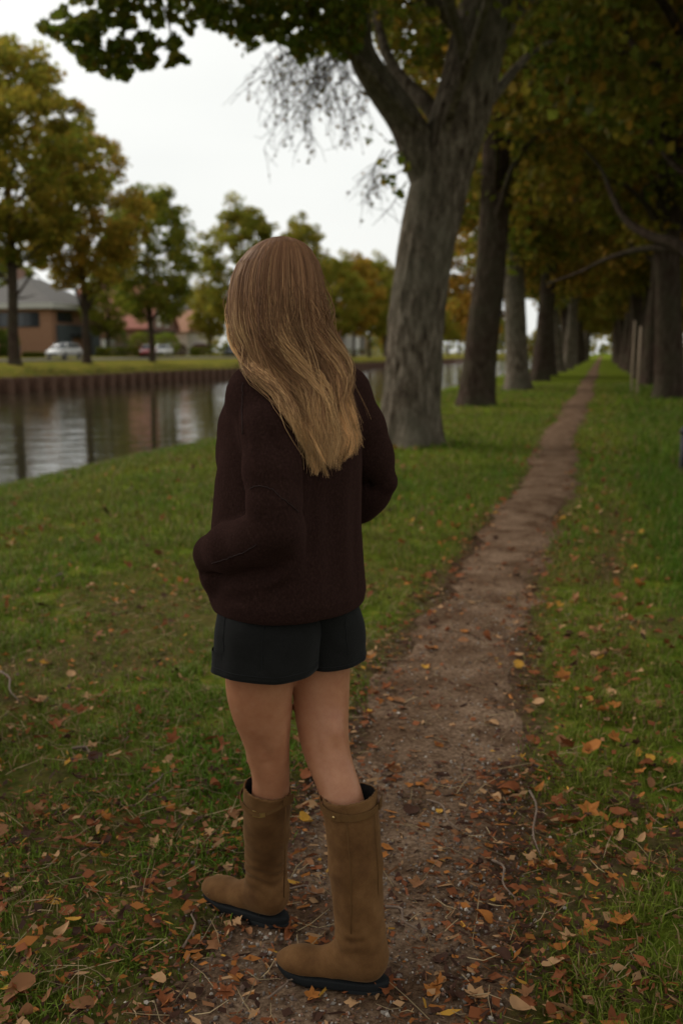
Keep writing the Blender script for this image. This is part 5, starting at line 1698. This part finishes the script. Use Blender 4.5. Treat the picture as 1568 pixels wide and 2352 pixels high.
vl, ql = leg_tube([(1300, 645, 2.245, 0.10, 0.10), (1360, 626, 2.225, 0.115, 0.115), (1430, 618, 2.205, 0.122, 0.118), (1490, 612, 2.20, 0.1195, 0.114), (1531, 608, 2.20, 0.121, 0.117)], seed=0.6)
vr, qr = leg_tube([(1300, 690, 2.255, 0.10, 0.10), (1360, 722, 2.27, 0.090, 0.11), (1430, 747, 2.29, 0.092, 0.11), (1480, 757, 2.295, 0.085, 0.108), (1506, 760, 2.295, 0.083, 0.109)], seed=2.1)
m_sh, t, b = new_mat('shorts_cloth_mat')
n1 = noise_node(t, 420, 3, 0.6)
cr_ = ramp(t, n1.outputs['Fac'], [(0.3, (0.006, 0.006, 0.0056)), (0.7, (0.0125, 0.0122, 0.0115))])
t.links.new(cr_.outputs[0], b.inputs['Base Color']); b.inputs['Roughness'].default_value = 0.85
b.inputs['Specular IOR Level'].default_value = 0.06
b.inputs['Sheen Weight'].default_value = 0.04
bump(t, b, n1.outputs['Fac'], 0.3, 0.0008)
sv_ = np.vstack([vl, vr])
SFOLD = [([(735, 1420, 2.13), (728, 1490, 2.12), (720, 1550, 2.12)], 0.010, 0.006), ([(690, 1430, 2.09), (640, 1480, 2.085), (600, 1500, 2.09)], 0.016, -0.004), ([(520, 1420, 2.14), (518, 1480, 2.13), (512, 1540, 2.13)], 0.012, -0.005), ([(800, 1400, 2.22), (795, 1450, 2.21), (785, 1510, 2.21)], 0.010, -0.006),
         ([(760, 1440, 2.19), (780, 1480, 2.19), (815, 1490, 2.23)], 0.010, 0.004), ([(560, 1440, 2.10), (590, 1500, 2.09), (640, 1545, 2.09)], 0.014, 0.004)]
_cs = np.where(np.arange(len(sv_))[:, None] < len(vl), vl.mean(0), vr.mean(0))
_dr = sv_ - _cs; _dr[:, 2] = 0; _dr /= np.linalg.norm(_dr, axis=1)[:, None] + 1e-9
for pl, sg, am in SFOLD:
    d, tp = dist_poly(sv_, spline([L(*p_) for p_ in pl], 10))
    sv_ = sv_ + _dr * (am * np.exp(-(d / sg) ** 2))[:, None]
sv_ = sv_ + _dr * (0.004 * (fbm(sv_[:, 0] * 22, sv_[:, 1] * 22, sv_[:, 2] * 16, 2) - 0.5))[:, None]
shorts = add('shorts', mesh_np('shorts', sv_, np.vstack([ql, qr + len(vl)]), m_sh), person, label='black tailored shorts')

_sq = np.vstack([ql, qr + len(vl)])
_sn = normals_of(sv_, _sq)
_sx, _sy, _ = proj(W(sv_ + OFF))
def on_shorts(pts):
    out = []
    for (x, y) in pts:
        d = (_sx - x) ** 2 + (_sy - y) ** 2 + np.where(sv_[:, 1] < np.where(np.arange(len(sv_)) < len(vl), vl.mean(0)[1], vr.mean(0)[1]), 0, 1e6)
        i_ = np.argsort(d)[:3]
        out.append(sv_[i_].mean(0) + _dr[i_].mean(0) * 0.001)
    return np.array(out)
M_STITCH = flat('stitch_mat', (0.006, 0.006, 0.006), 0.9)
for base_, seg_ in ((0, 56), (len(vl), 56)):
    k_ = base_ + 19 * 56 + np.arange(57) % 56
    mb = MB(); mb.tube(sv_[k_] + _dr[k_] * 0.0006, 0.0009, 4, cap=False); mb.part('hem_stitch', M_STITCH, shorts, True)

for pl in ([(515, 1400), (517, 1440), (513, 1480), (507, 1515)], [(604, 1430), (602, 1480), (600, 1540)], [(790, 1420), (795, 1460), (798, 1505)]):
    mb = MB(); mb.tube(spline(on_shorts(spline(pl, 9)), 24), 0.0009, 4, cap=False); mb.part('seam', M_STITCH, shorts, True)

# --- boots
m_su, t, b = new_mat('suede_mat')
n1 = noise_node(t, 11, 6, 0.65)
cr_ = ramp(t, n1.outputs['Fac'], [(0.25, (0.060, 0.026, 0.0095)), (0.5, (0.118, 0.056, 0.020)), (0.75, (0.175, 0.088, 0.034))])
n2 = noise_node(t, 700, 3, 0.7)
mm = t.nodes.new('ShaderNodeMixRGB'); mm.blend_type = 'MULTIPLY'; mm.inputs[0].default_value = 0.5
r2 = ramp(t, n2.outputs['Fac'], [(0.3, (0.6, 0.6, 0.6)), (0.7, (1.2, 1.2, 1.2))])
t.links.new(cr_.outputs[0], mm.inputs[1]); t.links.new(r2.outputs[0], mm.inputs[2]); t.links.new(mm.outputs[0], b.inputs['Base Color'])
b.inputs['Roughness'].default_value = 0.9; b.inputs['Specular IOR Level'].default_value = 0.1
b.inputs['Sheen Weight'].default_value = 0.15; b.inputs['Sheen Roughness'].default_value = 0.4; b.inputs['Sheen Tint'].default_value = (0.8, 0.55, 0.3, 1)
bump(t, b, n2.outputs['Fac'], 0.25, 0.0008)
M_STRAP = flat('strap_suede_mat', (0.105, 0.053, 0.019), 0.9, 0.1, scale=40)
M_SOLE = flat('rubber_sole_mat', (0.008, 0.009, 0.0095), 0.85, 0.2, scale=30)
M_LINING = flat('boot_lining_mat', (0.012, 0.011, 0.010), 0.9)
M_BRASS = flat('brass_mat', (0.60, 0.42, 0.18), 0.35, metal=1.0, scale=50)


def boot(label, F, top, rt, rm, ra, rim_tilt, wrinkles, strap, wr_amp):
    fo, fe, fr_ = F
    bt = thing('boot', label, 'x')
    del bt['category']
    bt.parent = person
    ank = fo + fe * 0.066 + np.array([0, 0, 0.12])
    mid = ank * 0.5 + top * 0.5
    R3 = np.array([fe, fr_, (0, 0, 1)])

    def fn(p):
        s_ = chain(p, [(fo + fe * 0.064 + [0, 0, 0.085], ra * 0.94), (ank, ra), (mid, rm), (top + (top - mid) * 0.4, rt)], 0.01)
        ft = chain(p, [(fo + fe * 0.050 + [0, 0, 0.055], 0.046), (fo + fe * 0.12 + [0, 0, 0.042], 0.040)], 0.02)
        ft = smin(ft, ellip(p, fo + fe * 0.198 + [0, 0, 0.028], R3, (0.074, 0.046, 0.032)), 0.035)
        d = smin(s_, ft, 0.04)
        d = -smin(-d, -((0.014 + 0.010 * np.clip(((p - fo) @ fe - 0.2) / 0.08, 0, 1) ** 2) - p[..., 2]), 0.004)
        return d
    n_rim = np.array([*(fe[:2] * rim_tilt), 1.0]); n_rim /= np.linalg.norm(n_rim)

    def fcut(p):
        return np.maximum(fn(p), (p - top) @ n_rim)
    lo = np.minimum(fo + fe * 0.29, np.minimum(fo - fe * 0.03, top - 0.09)); hi = np.maximum(fo + fe * 0.29, np.maximum(fo - fe * 0.03, top + 0.09))
    lo[:2] -= 0.075; hi[:2] += 0.075; lo[2] = 0.0; hi[2] = top[2] + 0.05
    v, q = sdf_mesh(fcut, lo, hi, 0.0036)
    nm = normals_of(v, q)
    disp = 0.0055 * (fbm(v[:, 0] * 16, v[:, 1] * 16, v[:, 2] * 12, 3) - 0.5)
    _zz = (v[:, 2] - 0.13) / 0.05
    disp += wr_amp * np.sin(v[:, 2] * 190 + 16 * fbm(v[:, 0] * 12, v[:, 1] * 12, v[:, 2] * 6, 2)) * np.exp(-_zz ** 2)
    for pl, sg, am in wrinkles:
        d, tp = dist_poly(v, spline([L(*p_) for p_ in pl], 10))
        disp += 1.6 * am * np.exp(-(d / sg) ** 2) * np.sin(np.clip(tp, 0.05, 0.95) * math.pi) ** 0.5
    v2 = v + nm * disp[:, None]
    # open the top: drop the cut faces, then give the leather a dark lining inside
    fc = v[q].mean(1)
    cap = (np.abs((fc - top) @ n_rim) < 0.0035) & (np.abs((nm[q].mean(1) @ n_rim)) > 0.75)
    qq = q[~cap]
    axis_z = np.clip((v2[:, 2] - ank[2]) / (top[2] - ank[2]), 0, 1.3)
    axp = ank[None] + (top - ank)[None] * axis_z[:, None]
    rad_v = v2 - axp
    inner = v2.copy()
    rl = np.linalg.norm(rad_v, axis=1)[:, None] + 1e-6
    inner -= rad_v / rl * 0.0045
    sel = (v[qq].mean(1)[:, 2] > top[2] - 0.16)
    qi = qq[sel][:, ::-1]
    # rim edge bridging
    from collections import Counter
    ed = {}
    for f_ in qq:
        for k in range(4):
            e_ = (int(f_[k]), int(f_[(k + 1) % 4]))
            ed[e_] = 1
    rim = [e_ for e_ in ed if (e_[1], e_[0]) not in ed and v[e_[0], 2] > top[2] - 0.1]
    n0 = len(v2)
    br = np.array([(b_, a_, a_ + n0, b_ + n0) for a_, b_ in rim]) if rim else np.zeros((0, 4), int)
    faces = np.vstack([qq, br, qi + n0])
    mi_ = np.r_[np.zeros(len(qq) + len(br)), np.ones(len(qi))].astype(int)
    me = mesh_np('upper', np.vstack([v2, inner]), faces, None, None, True, [m_su, M_LINING], mi_)
    up = add('upper', me, bt)
    # sole: welt and heel following the foot's outline
    a_ = np.linspace(0, 2 * math.pi, 49)[:-1]
    uu = 0.1345 + 0.1395 * np.cos(a_)
    wd = np.interp(uu, [0, 0.03, 0.08, 0.14, 0.19, 0.235, 0.262, 0.275], [0.030, 0.041, 0.040, 0.042, 0.050, 0.046, 0.034, 0.02])
    vv_ = np.sin(a_) * wd * 1.04 / np.maximum(np.abs(np.sin(a_)) ** 0.35, 0.3) * np.abs(np.sin(a_)) ** 0.0
    def ring(sc, z, lift=0.0):
        return np.array([fo + fe * (0.1345 + (u_ - 0.1345) * sc) + fr_ * w_ * sc + np.array([0, 0, z + lift * max(0, (u_ - 0.2) / 0.07) ** 2]) for u_, w_ in zip(uu, vv_)])
    def stack(rings, name, mat):
        n = len(a_); v_ = np.concatenate(rings)
        q_ = [(i * n + j, i * n + (j + 1) % n, (i + 1) * n + (j + 1) % n, (i + 1) * n + j) for i in range(len(rings) - 1) for j in range(n)]
        v_ = np.vstack([v_, rings[0].mean(0), rings[-1].mean(0)]); e_ = len(v_)
        t_ = [((j + 1) % n, j, e_ - 2) for j in range(n)] + [((len(rings) - 1) * n + j, (len(rings) - 1) * n + (j + 1) % n, e_ - 1) for j in range(n)]
        return add(name, mesh_np(name, v_, [np.array(q_), np.array(t_)], mat, None, True), bt)
    stack([ring(0.94, -0.008, 0.012), ring(0.97, -0.006, 0.012), ring(0.985, 0.0, 0.012), ring(0.985, 0.009, 0.011), ring(0.975, 0.0125, 0.010), ring(0.90, 0.0135, 0.010)], 'sole', M_SOLE)
    uh = np.clip(uu, -1, 0.098)
    def hring(sc, z):
        return np.array([fo + fe * (0.045 + (u_ - 0.045) * sc) + fr_ * np.clip(w_, -0.041, 0.041) * sc + np.array([0, 0, z]) for u_, w_ in zip(uh, vv_)])
    stack([hring(0.97, -0.024), hring(1.0, -0.021), hring(1.0, -0.003)], 'heel', M_SOLE)
    # strap, back seam and side seam
    rr_ = rt + 0.0035
    def around(a0, a1, hfun, n=40, lift=0.0):
        out = []
        for k in np.linspace(a0, a1, n):
            d_ = fe * math.cos(k) + fr_ * math.sin(k)
            zz_ = hfun(k)
            s_ = np.clip((top[2] + zz_ - mid[2]) / (top[2] - mid[2]), 0, 1.2)
            c_ = mid + (top - mid) * s_
            c_ = np.array([c_[0], c_[1], 0])
            out.append(c_ + d_ * (rm + (rt - rm) * s_ + 0.0045 + lift) + np.array([0, 0, top[2] + zz_]))
        return np.array(out)
    strap(bt, around, top, fe, fr_)
    return bt


M_KINK = M_STRAP


def band(bt, line, h, name='strap', mat=None, th=0.0025):
    n = len(line)
    cen = line.mean(0)
    o_ = line - cen; o_[:, 2] = 0; o_ /= np.linalg.norm(o_, axis=1)[:, None]
    v_ = np.concatenate([line + [0, 0, h / 2], line + [0, 0, -h / 2], line + o_ * th + [0, 0, h / 2], line + o_ * th + [0, 0, -h / 2]])
    q_ = []
    for i in range(n - 1):
        q_ += [(2 * n + i, 2 * n + i + 1, 3 * n + i + 1, 3 * n + i), (i, i + 1, 2 * n + i + 1, 2 * n + i), (3 * n + i, 3 * n + i + 1, n + i + 1, n + i)]
    q_ += [(0, 2 * n, 3 * n, n), (n - 1, 2 * n - 1, 4 * n - 1, 3 * n - 1)]
    return add(name, mesh_np(name, v_, np.array(q_), mat or M_STRAP, None, False), bt)


# angle 0 = toe direction; +90 deg = the foot's right hand side, -90 = its left, which faces the camera
def strap_left(bt, around, top, fe, fr_):
    hf_ = lambda k: -0.052 + 0.034 * (abs(math.degrees(k) + 106) / 70) ** 1.25 * (1 if math.degrees(k) < -106 else 0.6)
    ln = around(math.radians(-178), math.radians(-10), hf_)
    band(bt, ln, 0.011)
    bk = around(math.radians(-119), math.radians(-96), hf_, 8, 0.002)
    o = band(bt, bk, 0.015, 'buckle', M_BRASS, 0.003)
    mb = MB(); mb.tube(around(math.radians(-166), math.radians(-166), lambda k: 0, 2) * 0 + np.array([around(math.radians(-168), math.radians(-167), lambda k, z_=z_: z_, 2)[0] for z_ in (-0.002, -0.30)])[:2], 0.0016, 5); mb.part('back_seam', M_STRAP, bt, True)
    band(bt, around(math.radians(-190), math.radians(-160), lambda k: -0.018, 8, 0.004), 0.022, 'strap_loop')


def strap_right(bt, around, top, fe, fr_):
    hf_ = lambda k: -0.016 + 0.010 * math.sin(k)
    band(bt, around(math.radians(-185), math.radians(10), hf_), 0.016)
    band(bt, around(math.radians(-84), math.radians(-42), hf_, 8, 0.0025), 0.020, 'strap_tab')
    s_ = around(math.radians(-74), math.radians(-73), hf_, 2, 0.006)
    mb = MB(); mb.tube(np.array([s_[0], s_[0] + (s_[0] - top) * [0.03, 0.03, 0]]), 0.003, 10); mb.part('stud', M_BRASS, bt, True)
    band(bt, around(math.radians(-200), math.radians(-172), lambda k: -0.012, 8, 0.004), 0.026, 'strap_loop')
    for a_, z1 in ((-157, -0.30), (-96, -0.30)):
        ln = np.array([around(math.radians(a_), math.radians(a_ + 1), lambda k, z_=z_: z_, 2)[0] for z_ in np.linspace(-0.01, z1, 8)])
        mb = MB(); mb.tube(ln - 0, 0.0010, 5); mb.part('side_seam', M_STRAP, bt, True)


boot('left tan suede knee boot with slanting strap and brass buckle, set a step ahead', FL, TOP_L, 0.0615, 0.0565, 0.0515, -0.20,
     [([(560, 2012, 2.32), (600, 2025, 2.29), (655, 2010, 2.30)], 0.008, -0.007), ([(565, 2035, 2.33), (605, 2052, 2.31), (655, 2040, 2.32)], 0.008, 0.005), ([(570, 2060, 2.33), (610, 2072, 2.32), (652, 2062, 2.33)], 0.007, -0.006), ([(560, 1992, 2.3), (610, 2003, 2.26), (655, 1985, 2.27)], 0.009, 0.005)], strap_left, 0.0024)
boot('right tan suede knee boot with stitched tab strap, planted on the path', FR, TOP_R, 0.0640, 0.0615, 0.0560, 0.16,
     [([(755, 2085, 2.08), (810, 2100, 2.05), (870, 2080, 2.06)], 0.011, -0.005), ([(755, 2120, 2.08), (815, 2135, 2.05), (872, 2118, 2.06)], 0.010, 0.004), ([(752, 1985, 2.08), (810, 1975, 2.06), (860, 1990, 2.08)], 0.016, -0.003), ([(748, 2150, 2.09), (790, 2168, 2.07), (840, 2165, 2.06)], 0.008, -0.004)], strap_right, 0.0010)

# --- hair: strands combed down a hull that runs from the crown over the shoulder to the back
HR = np.array([  # y, left x, right x, D, half depth
    (543, 646, 650, 2.232, 0.004), (548, 620, 676, 2.232, 0.035), (558, 596, 698, 2.232, 0.062), (575, 572, 716, 2.232, 0.083), (605, 546, 733, 2.23, 0.100), (640, 532, 742, 2.225, 0.110), (680, 525, 748, 2.215, 0.112),
    (720, 526, 751, 2.205, 0.108), (760, 533, 756, 2.19, 0.098), (800, 545, 774, 2.175, 0.086), (840, 562, 794, 2.16, 0.072), (870, 590, 803, 2.145, 0.060), (900, 634, 798, 2.13, 0.050), (940, 668, 798, 2.12, 0.042),
    (980, 696, 804, 2.11, 0.036), (1010, 710, 812, 2.105, 0.032), (1040, 726, 800, 2.10, 0.028), (1080, 742, 780, 2.10, 0.022), (1150, 748, 772, 2.10, 0.016)])
hz = np.array([L((a_ + b_) / 2, y, D)[2] for y, a_, b_, D, hd in HR])
hcl = np.array([L((a_ + b_) / 2, y, D)[0] for y, a_, b_, D, hd in HR])
hwd = np.array([(L(b_, y, D)[0] - L(a_, y, D)[0]) / 2 for y, a_, b_, D, hd in HR])
hD, hhd, hy = HR[:, 3] - OFF[1], HR[:, 4], HR[:, 0]


def hull(y, th, rho):
    return np.stack([np.interp(y, hy, hcl) + np.interp(y, hy, hwd) * rho * np.cos(th), np.interp(y, hy, hD) - np.interp(y, hy, hhd) * rho * np.sin(th), np.interp(y, hy, hz)], -1)


def push_out(p, gap):
    for _ in range(5):
        d = sweater_fn(p.astype(np.float32))
        p[..., 1] -= np.clip(gap - d, 0, 0.05)
    return p


r = np.random.default_rng(8)
FACE = math.radians(214)
fdist = lambda th: np.abs((th - FACE + math.pi) % (2 * math.pi) - math.pi)
NCL, NS, NP = 130, 5600, 22
cth = r.uniform(0, 2 * math.pi, NCL * 2)
cth = np.where(r.uniform(size=len(cth)) < 0.55, r.uniform(0.0, math.pi, len(cth)), cth)
cth = cth[fdist(cth) > math.radians(30)][:NCL]
NCL = len(cth)
crho = r.uniform(0.84, 1.05, NCL); cph = 1.5 * np.sin(cth * 2.0) + 2.2 * np.sin(cth * 5 + 1) + r.normal(size=NCL) * 0.7; cfreq = r.uniform(1.0, 1.35, NCL); camp = r.uniform(0.5, 1.0, NCL); cend = r.normal(size=NCL) * 24; cblond = r.beta(1.6, 2.4, NCL)
cdr = r.normal(size=NCL) * 0.22; cbr = r.uniform(0.62, 1.3, NCL)
ci_ = r.integers(0, NCL, NS)
dth = r.normal(size=NS) * 0.10
s = np.linspace(0, 1, NP)[None, :]
th0 = cth[ci_] + dth
end = 1040 - 48 * np.clip(np.cos(th0), 0, 1) ** 1.5 - 20 * np.clip(-np.cos(th0), 0, 1) + cend[ci_] - r.exponential(16, NS)
end = np.where(np.sin(th0) < -0.3, end - 30, end)
end = end + 16 * np.sin(cph[ci_] * 3)
end = np.where(r.uniform(size=NS) < 0.08, end - r.uniform(40, 220, NS), end)
start = 543.5 + r.uniform(0, 1, NS) ** 2 * 30
y = start[:, None] + (end - start)[:, None] * (0.35 * s + 0.65 * s ** 1.35)
cl = sst(0.25, 1.0, s)
th = cth[ci_][:, None] + dth[:, None] * (1.6 - 1.38 * cl) + cdr[ci_][:, None] * cl
u_ = np.clip(np.cos(th), -0.999, 0.999)
uq = (np.floor(u_ * 3.2 + 0.3) + 0.2) / 3.2
end_f = np.abs(u_[:, -1] - uq[:, -1]) * 3.2
u_ = np.clip(u_ + (uq - u_) * 0.62 * sst(0.5, 1.0, s), -0.999, 0.999)
th = np.where(np.sin(th) >= 0, np.arccos(u_), 2 * math.pi - np.arccos(u_))
end = end + 22 - 62 * end_f ** 1.3
y = start[:, None] + (end - start)[:, None] * (0.35 * s + 0.65 * s ** 1.35)
rho = (1 - 0.035 * cl) * (1 + (crho[ci_] - 0.97)[:, None] * (0.22 + 1.1 * cl)) * r.uniform(0.93, 1.0, NS)[:, None]
p = hull(y, th, rho)
# waves in the lower half, by lock
wv = np.sin(s * cfreq[ci_][:, None] * 10 + cph[ci_][:, None]) * camp[ci_][:, None] * sst(0.3, 0.85, s) * 0.020
p[..., 0] += wv + 0.011 * np.sin(s * 10.5 + 0.6 + 0.8 * np.cos(th0)[:, None]) * sst(0.35, 0.8, s)
p[..., 1] += np.cos(s * cfreq[ci_][:, None] * 8 + cph[ci_][:, None] * 2) * camp[ci_][:, None] * sst(0.3, 0.85, s) * 0.009
p[..., 0] += sst(0.8, 1.0, s) * (0.014 * np.clip(np.cos(th0), 0, 1)[:, None]) + r.normal(size=(NS, 1)) * 0.0035 * s ** 2
fly = (r.uniform(size=NS) < 0.06)[:, None]
p += fly[..., None] * (r.normal(size=(NS, 1, 3)) * 0.012) * (s ** 1.5)[..., None]
p[..., 2] -= 0.0
p = push_out(p, 0.006 + 0.012 * r.uniform(size=(NS, 1)))
rad = (0.00078 * r.uniform(0.7, 1.25, (NS, 1))) * (1 - 0.75 * s ** 4)
tg = np.gradient(p, axis=1); tg /= np.linalg.norm(tg, axis=-1, keepdims=True) + 1e-9
ref = np.array([0.3, -1.0, 0.1]) + 0 * tg
u = np.cross(tg, ref); u /= np.linalg.norm(u, axis=-1, keepdims=True) + 1e-9
w = np.cross(tg, u)
an_ = np.arange(3) * 2 * math.pi / 3 + 0.5
ringv = p[:, :, None, :] + rad[:, :, None, None] * (np.cos(an_)[None, None, :, None] * u[:, :, None, :] + np.sin(an_)[None, None, :, None] * w[:, :, None, :])
ids = np.arange(NS * NP * 3).reshape(NS, NP, 3)
f = []
for k in range(3):
    k2 = (k + 1) % 3
    f.append(np.stack([ids[:, :-1, k], ids[:, :-1, k2], ids[:, 1:, k2], ids[:, 1:, k]], -1).reshape(-1, 4))
ROOT, MIDC, TIP = np.array([0.185, 0.088, 0.046]), np.array([0.31, 0.165, 0.08]), np.array([0.70, 0.43, 0.205])
def hair_col(y, bl):
    k = np.clip((y - 560) / 470 + 1.0 * (bl - 0.42), 0, 1)[..., None]
    k = k ** 1.15
    return np.where(k < 0.5, ROOT + (MIDC - ROOT) * (k / 0.5), MIDC + (TIP - MIDC) * ((k - 0.5) / 0.5))
bl = np.clip(cblond[ci_] + r.normal(size=NS) * 0.12, 0, 1)[:, None]
col = hair_col(y, bl) * r.uniform(0.75, 1.22, (NS, 1, 1)) * (1 + (cbr[ci_] - 1)[:, None] * sst(0.05, 0.5, s))[..., None]
m_h, t, b = new_mat('hair_mat')
a = t.nodes.new('ShaderNodeAttribute'); a.attribute_name = 'Col'
t.links.new(a.outputs['Color'], b.inputs['Base Color'])
b.inputs['Roughness'].default_value = 0.5; b.inputs['Specular IOR Level'].default_value = 0.2
b.inputs['Specular Tint'].default_value = (1.0, 0.85, 0.65, 1)
hair = add('hair', mesh_np('hair', ringv.reshape(-1, 3), f, m_h, np.repeat(col.reshape(-1, 3), 3, 0)), person, label='long loose hair, brown at the crown and blond towards the ends')
# denser locks under the loose strands
ys_ = np.concatenate([np.linspace(543.5, 600, 14), np.linspace(610, 985, 44)])
nt_ = 96
TH = np.linspace(0, 2 * math.pi, nt_ + 1)[:-1]
YY, TT = np.meshgrid(ys_, TH, indexing='ij')
groove = 0.80 + 0.07 * (fbm(TT * 7 + 3, YY * 0.004, 2.0, 2) - 0.5) + 0.03 * np.sin(TT * 23)
v = hull(YY, TT, groove)
v = push_out(v, 0.004)
i, j = np.meshgrid(np.arange(len(ys_) - 1), np.arange(nt_), indexing='ij')
a_ = (i * nt_ + j).ravel(); b_ = (i * nt_ + (j + 1) % nt_).ravel()
qf = np.stack([a_, a_ + nt_, b_ + nt_, b_], 1)
thf = TT.ravel()[qf].mean(1); yf = YY.ravel()[qf].mean(1)
keep = ~((fdist(TT.ravel()[a_]) < math.radians(40)) & (YY.ravel()[a_] > 612))
cu = hair_col(YY - 150, 0.15 + 0 * YY) * (0.8 + 0.3 * fbm(TT * 12, YY * 0.006, 3.0, 2))[..., None]  # brown of unlightened hair, its darkness also painting the shade between locks
add('hair_underlayer', mesh_np('hair_underlayer', v.reshape(-1, 3), qf[keep], m_h, cu.reshape(-1, 3)), hair)
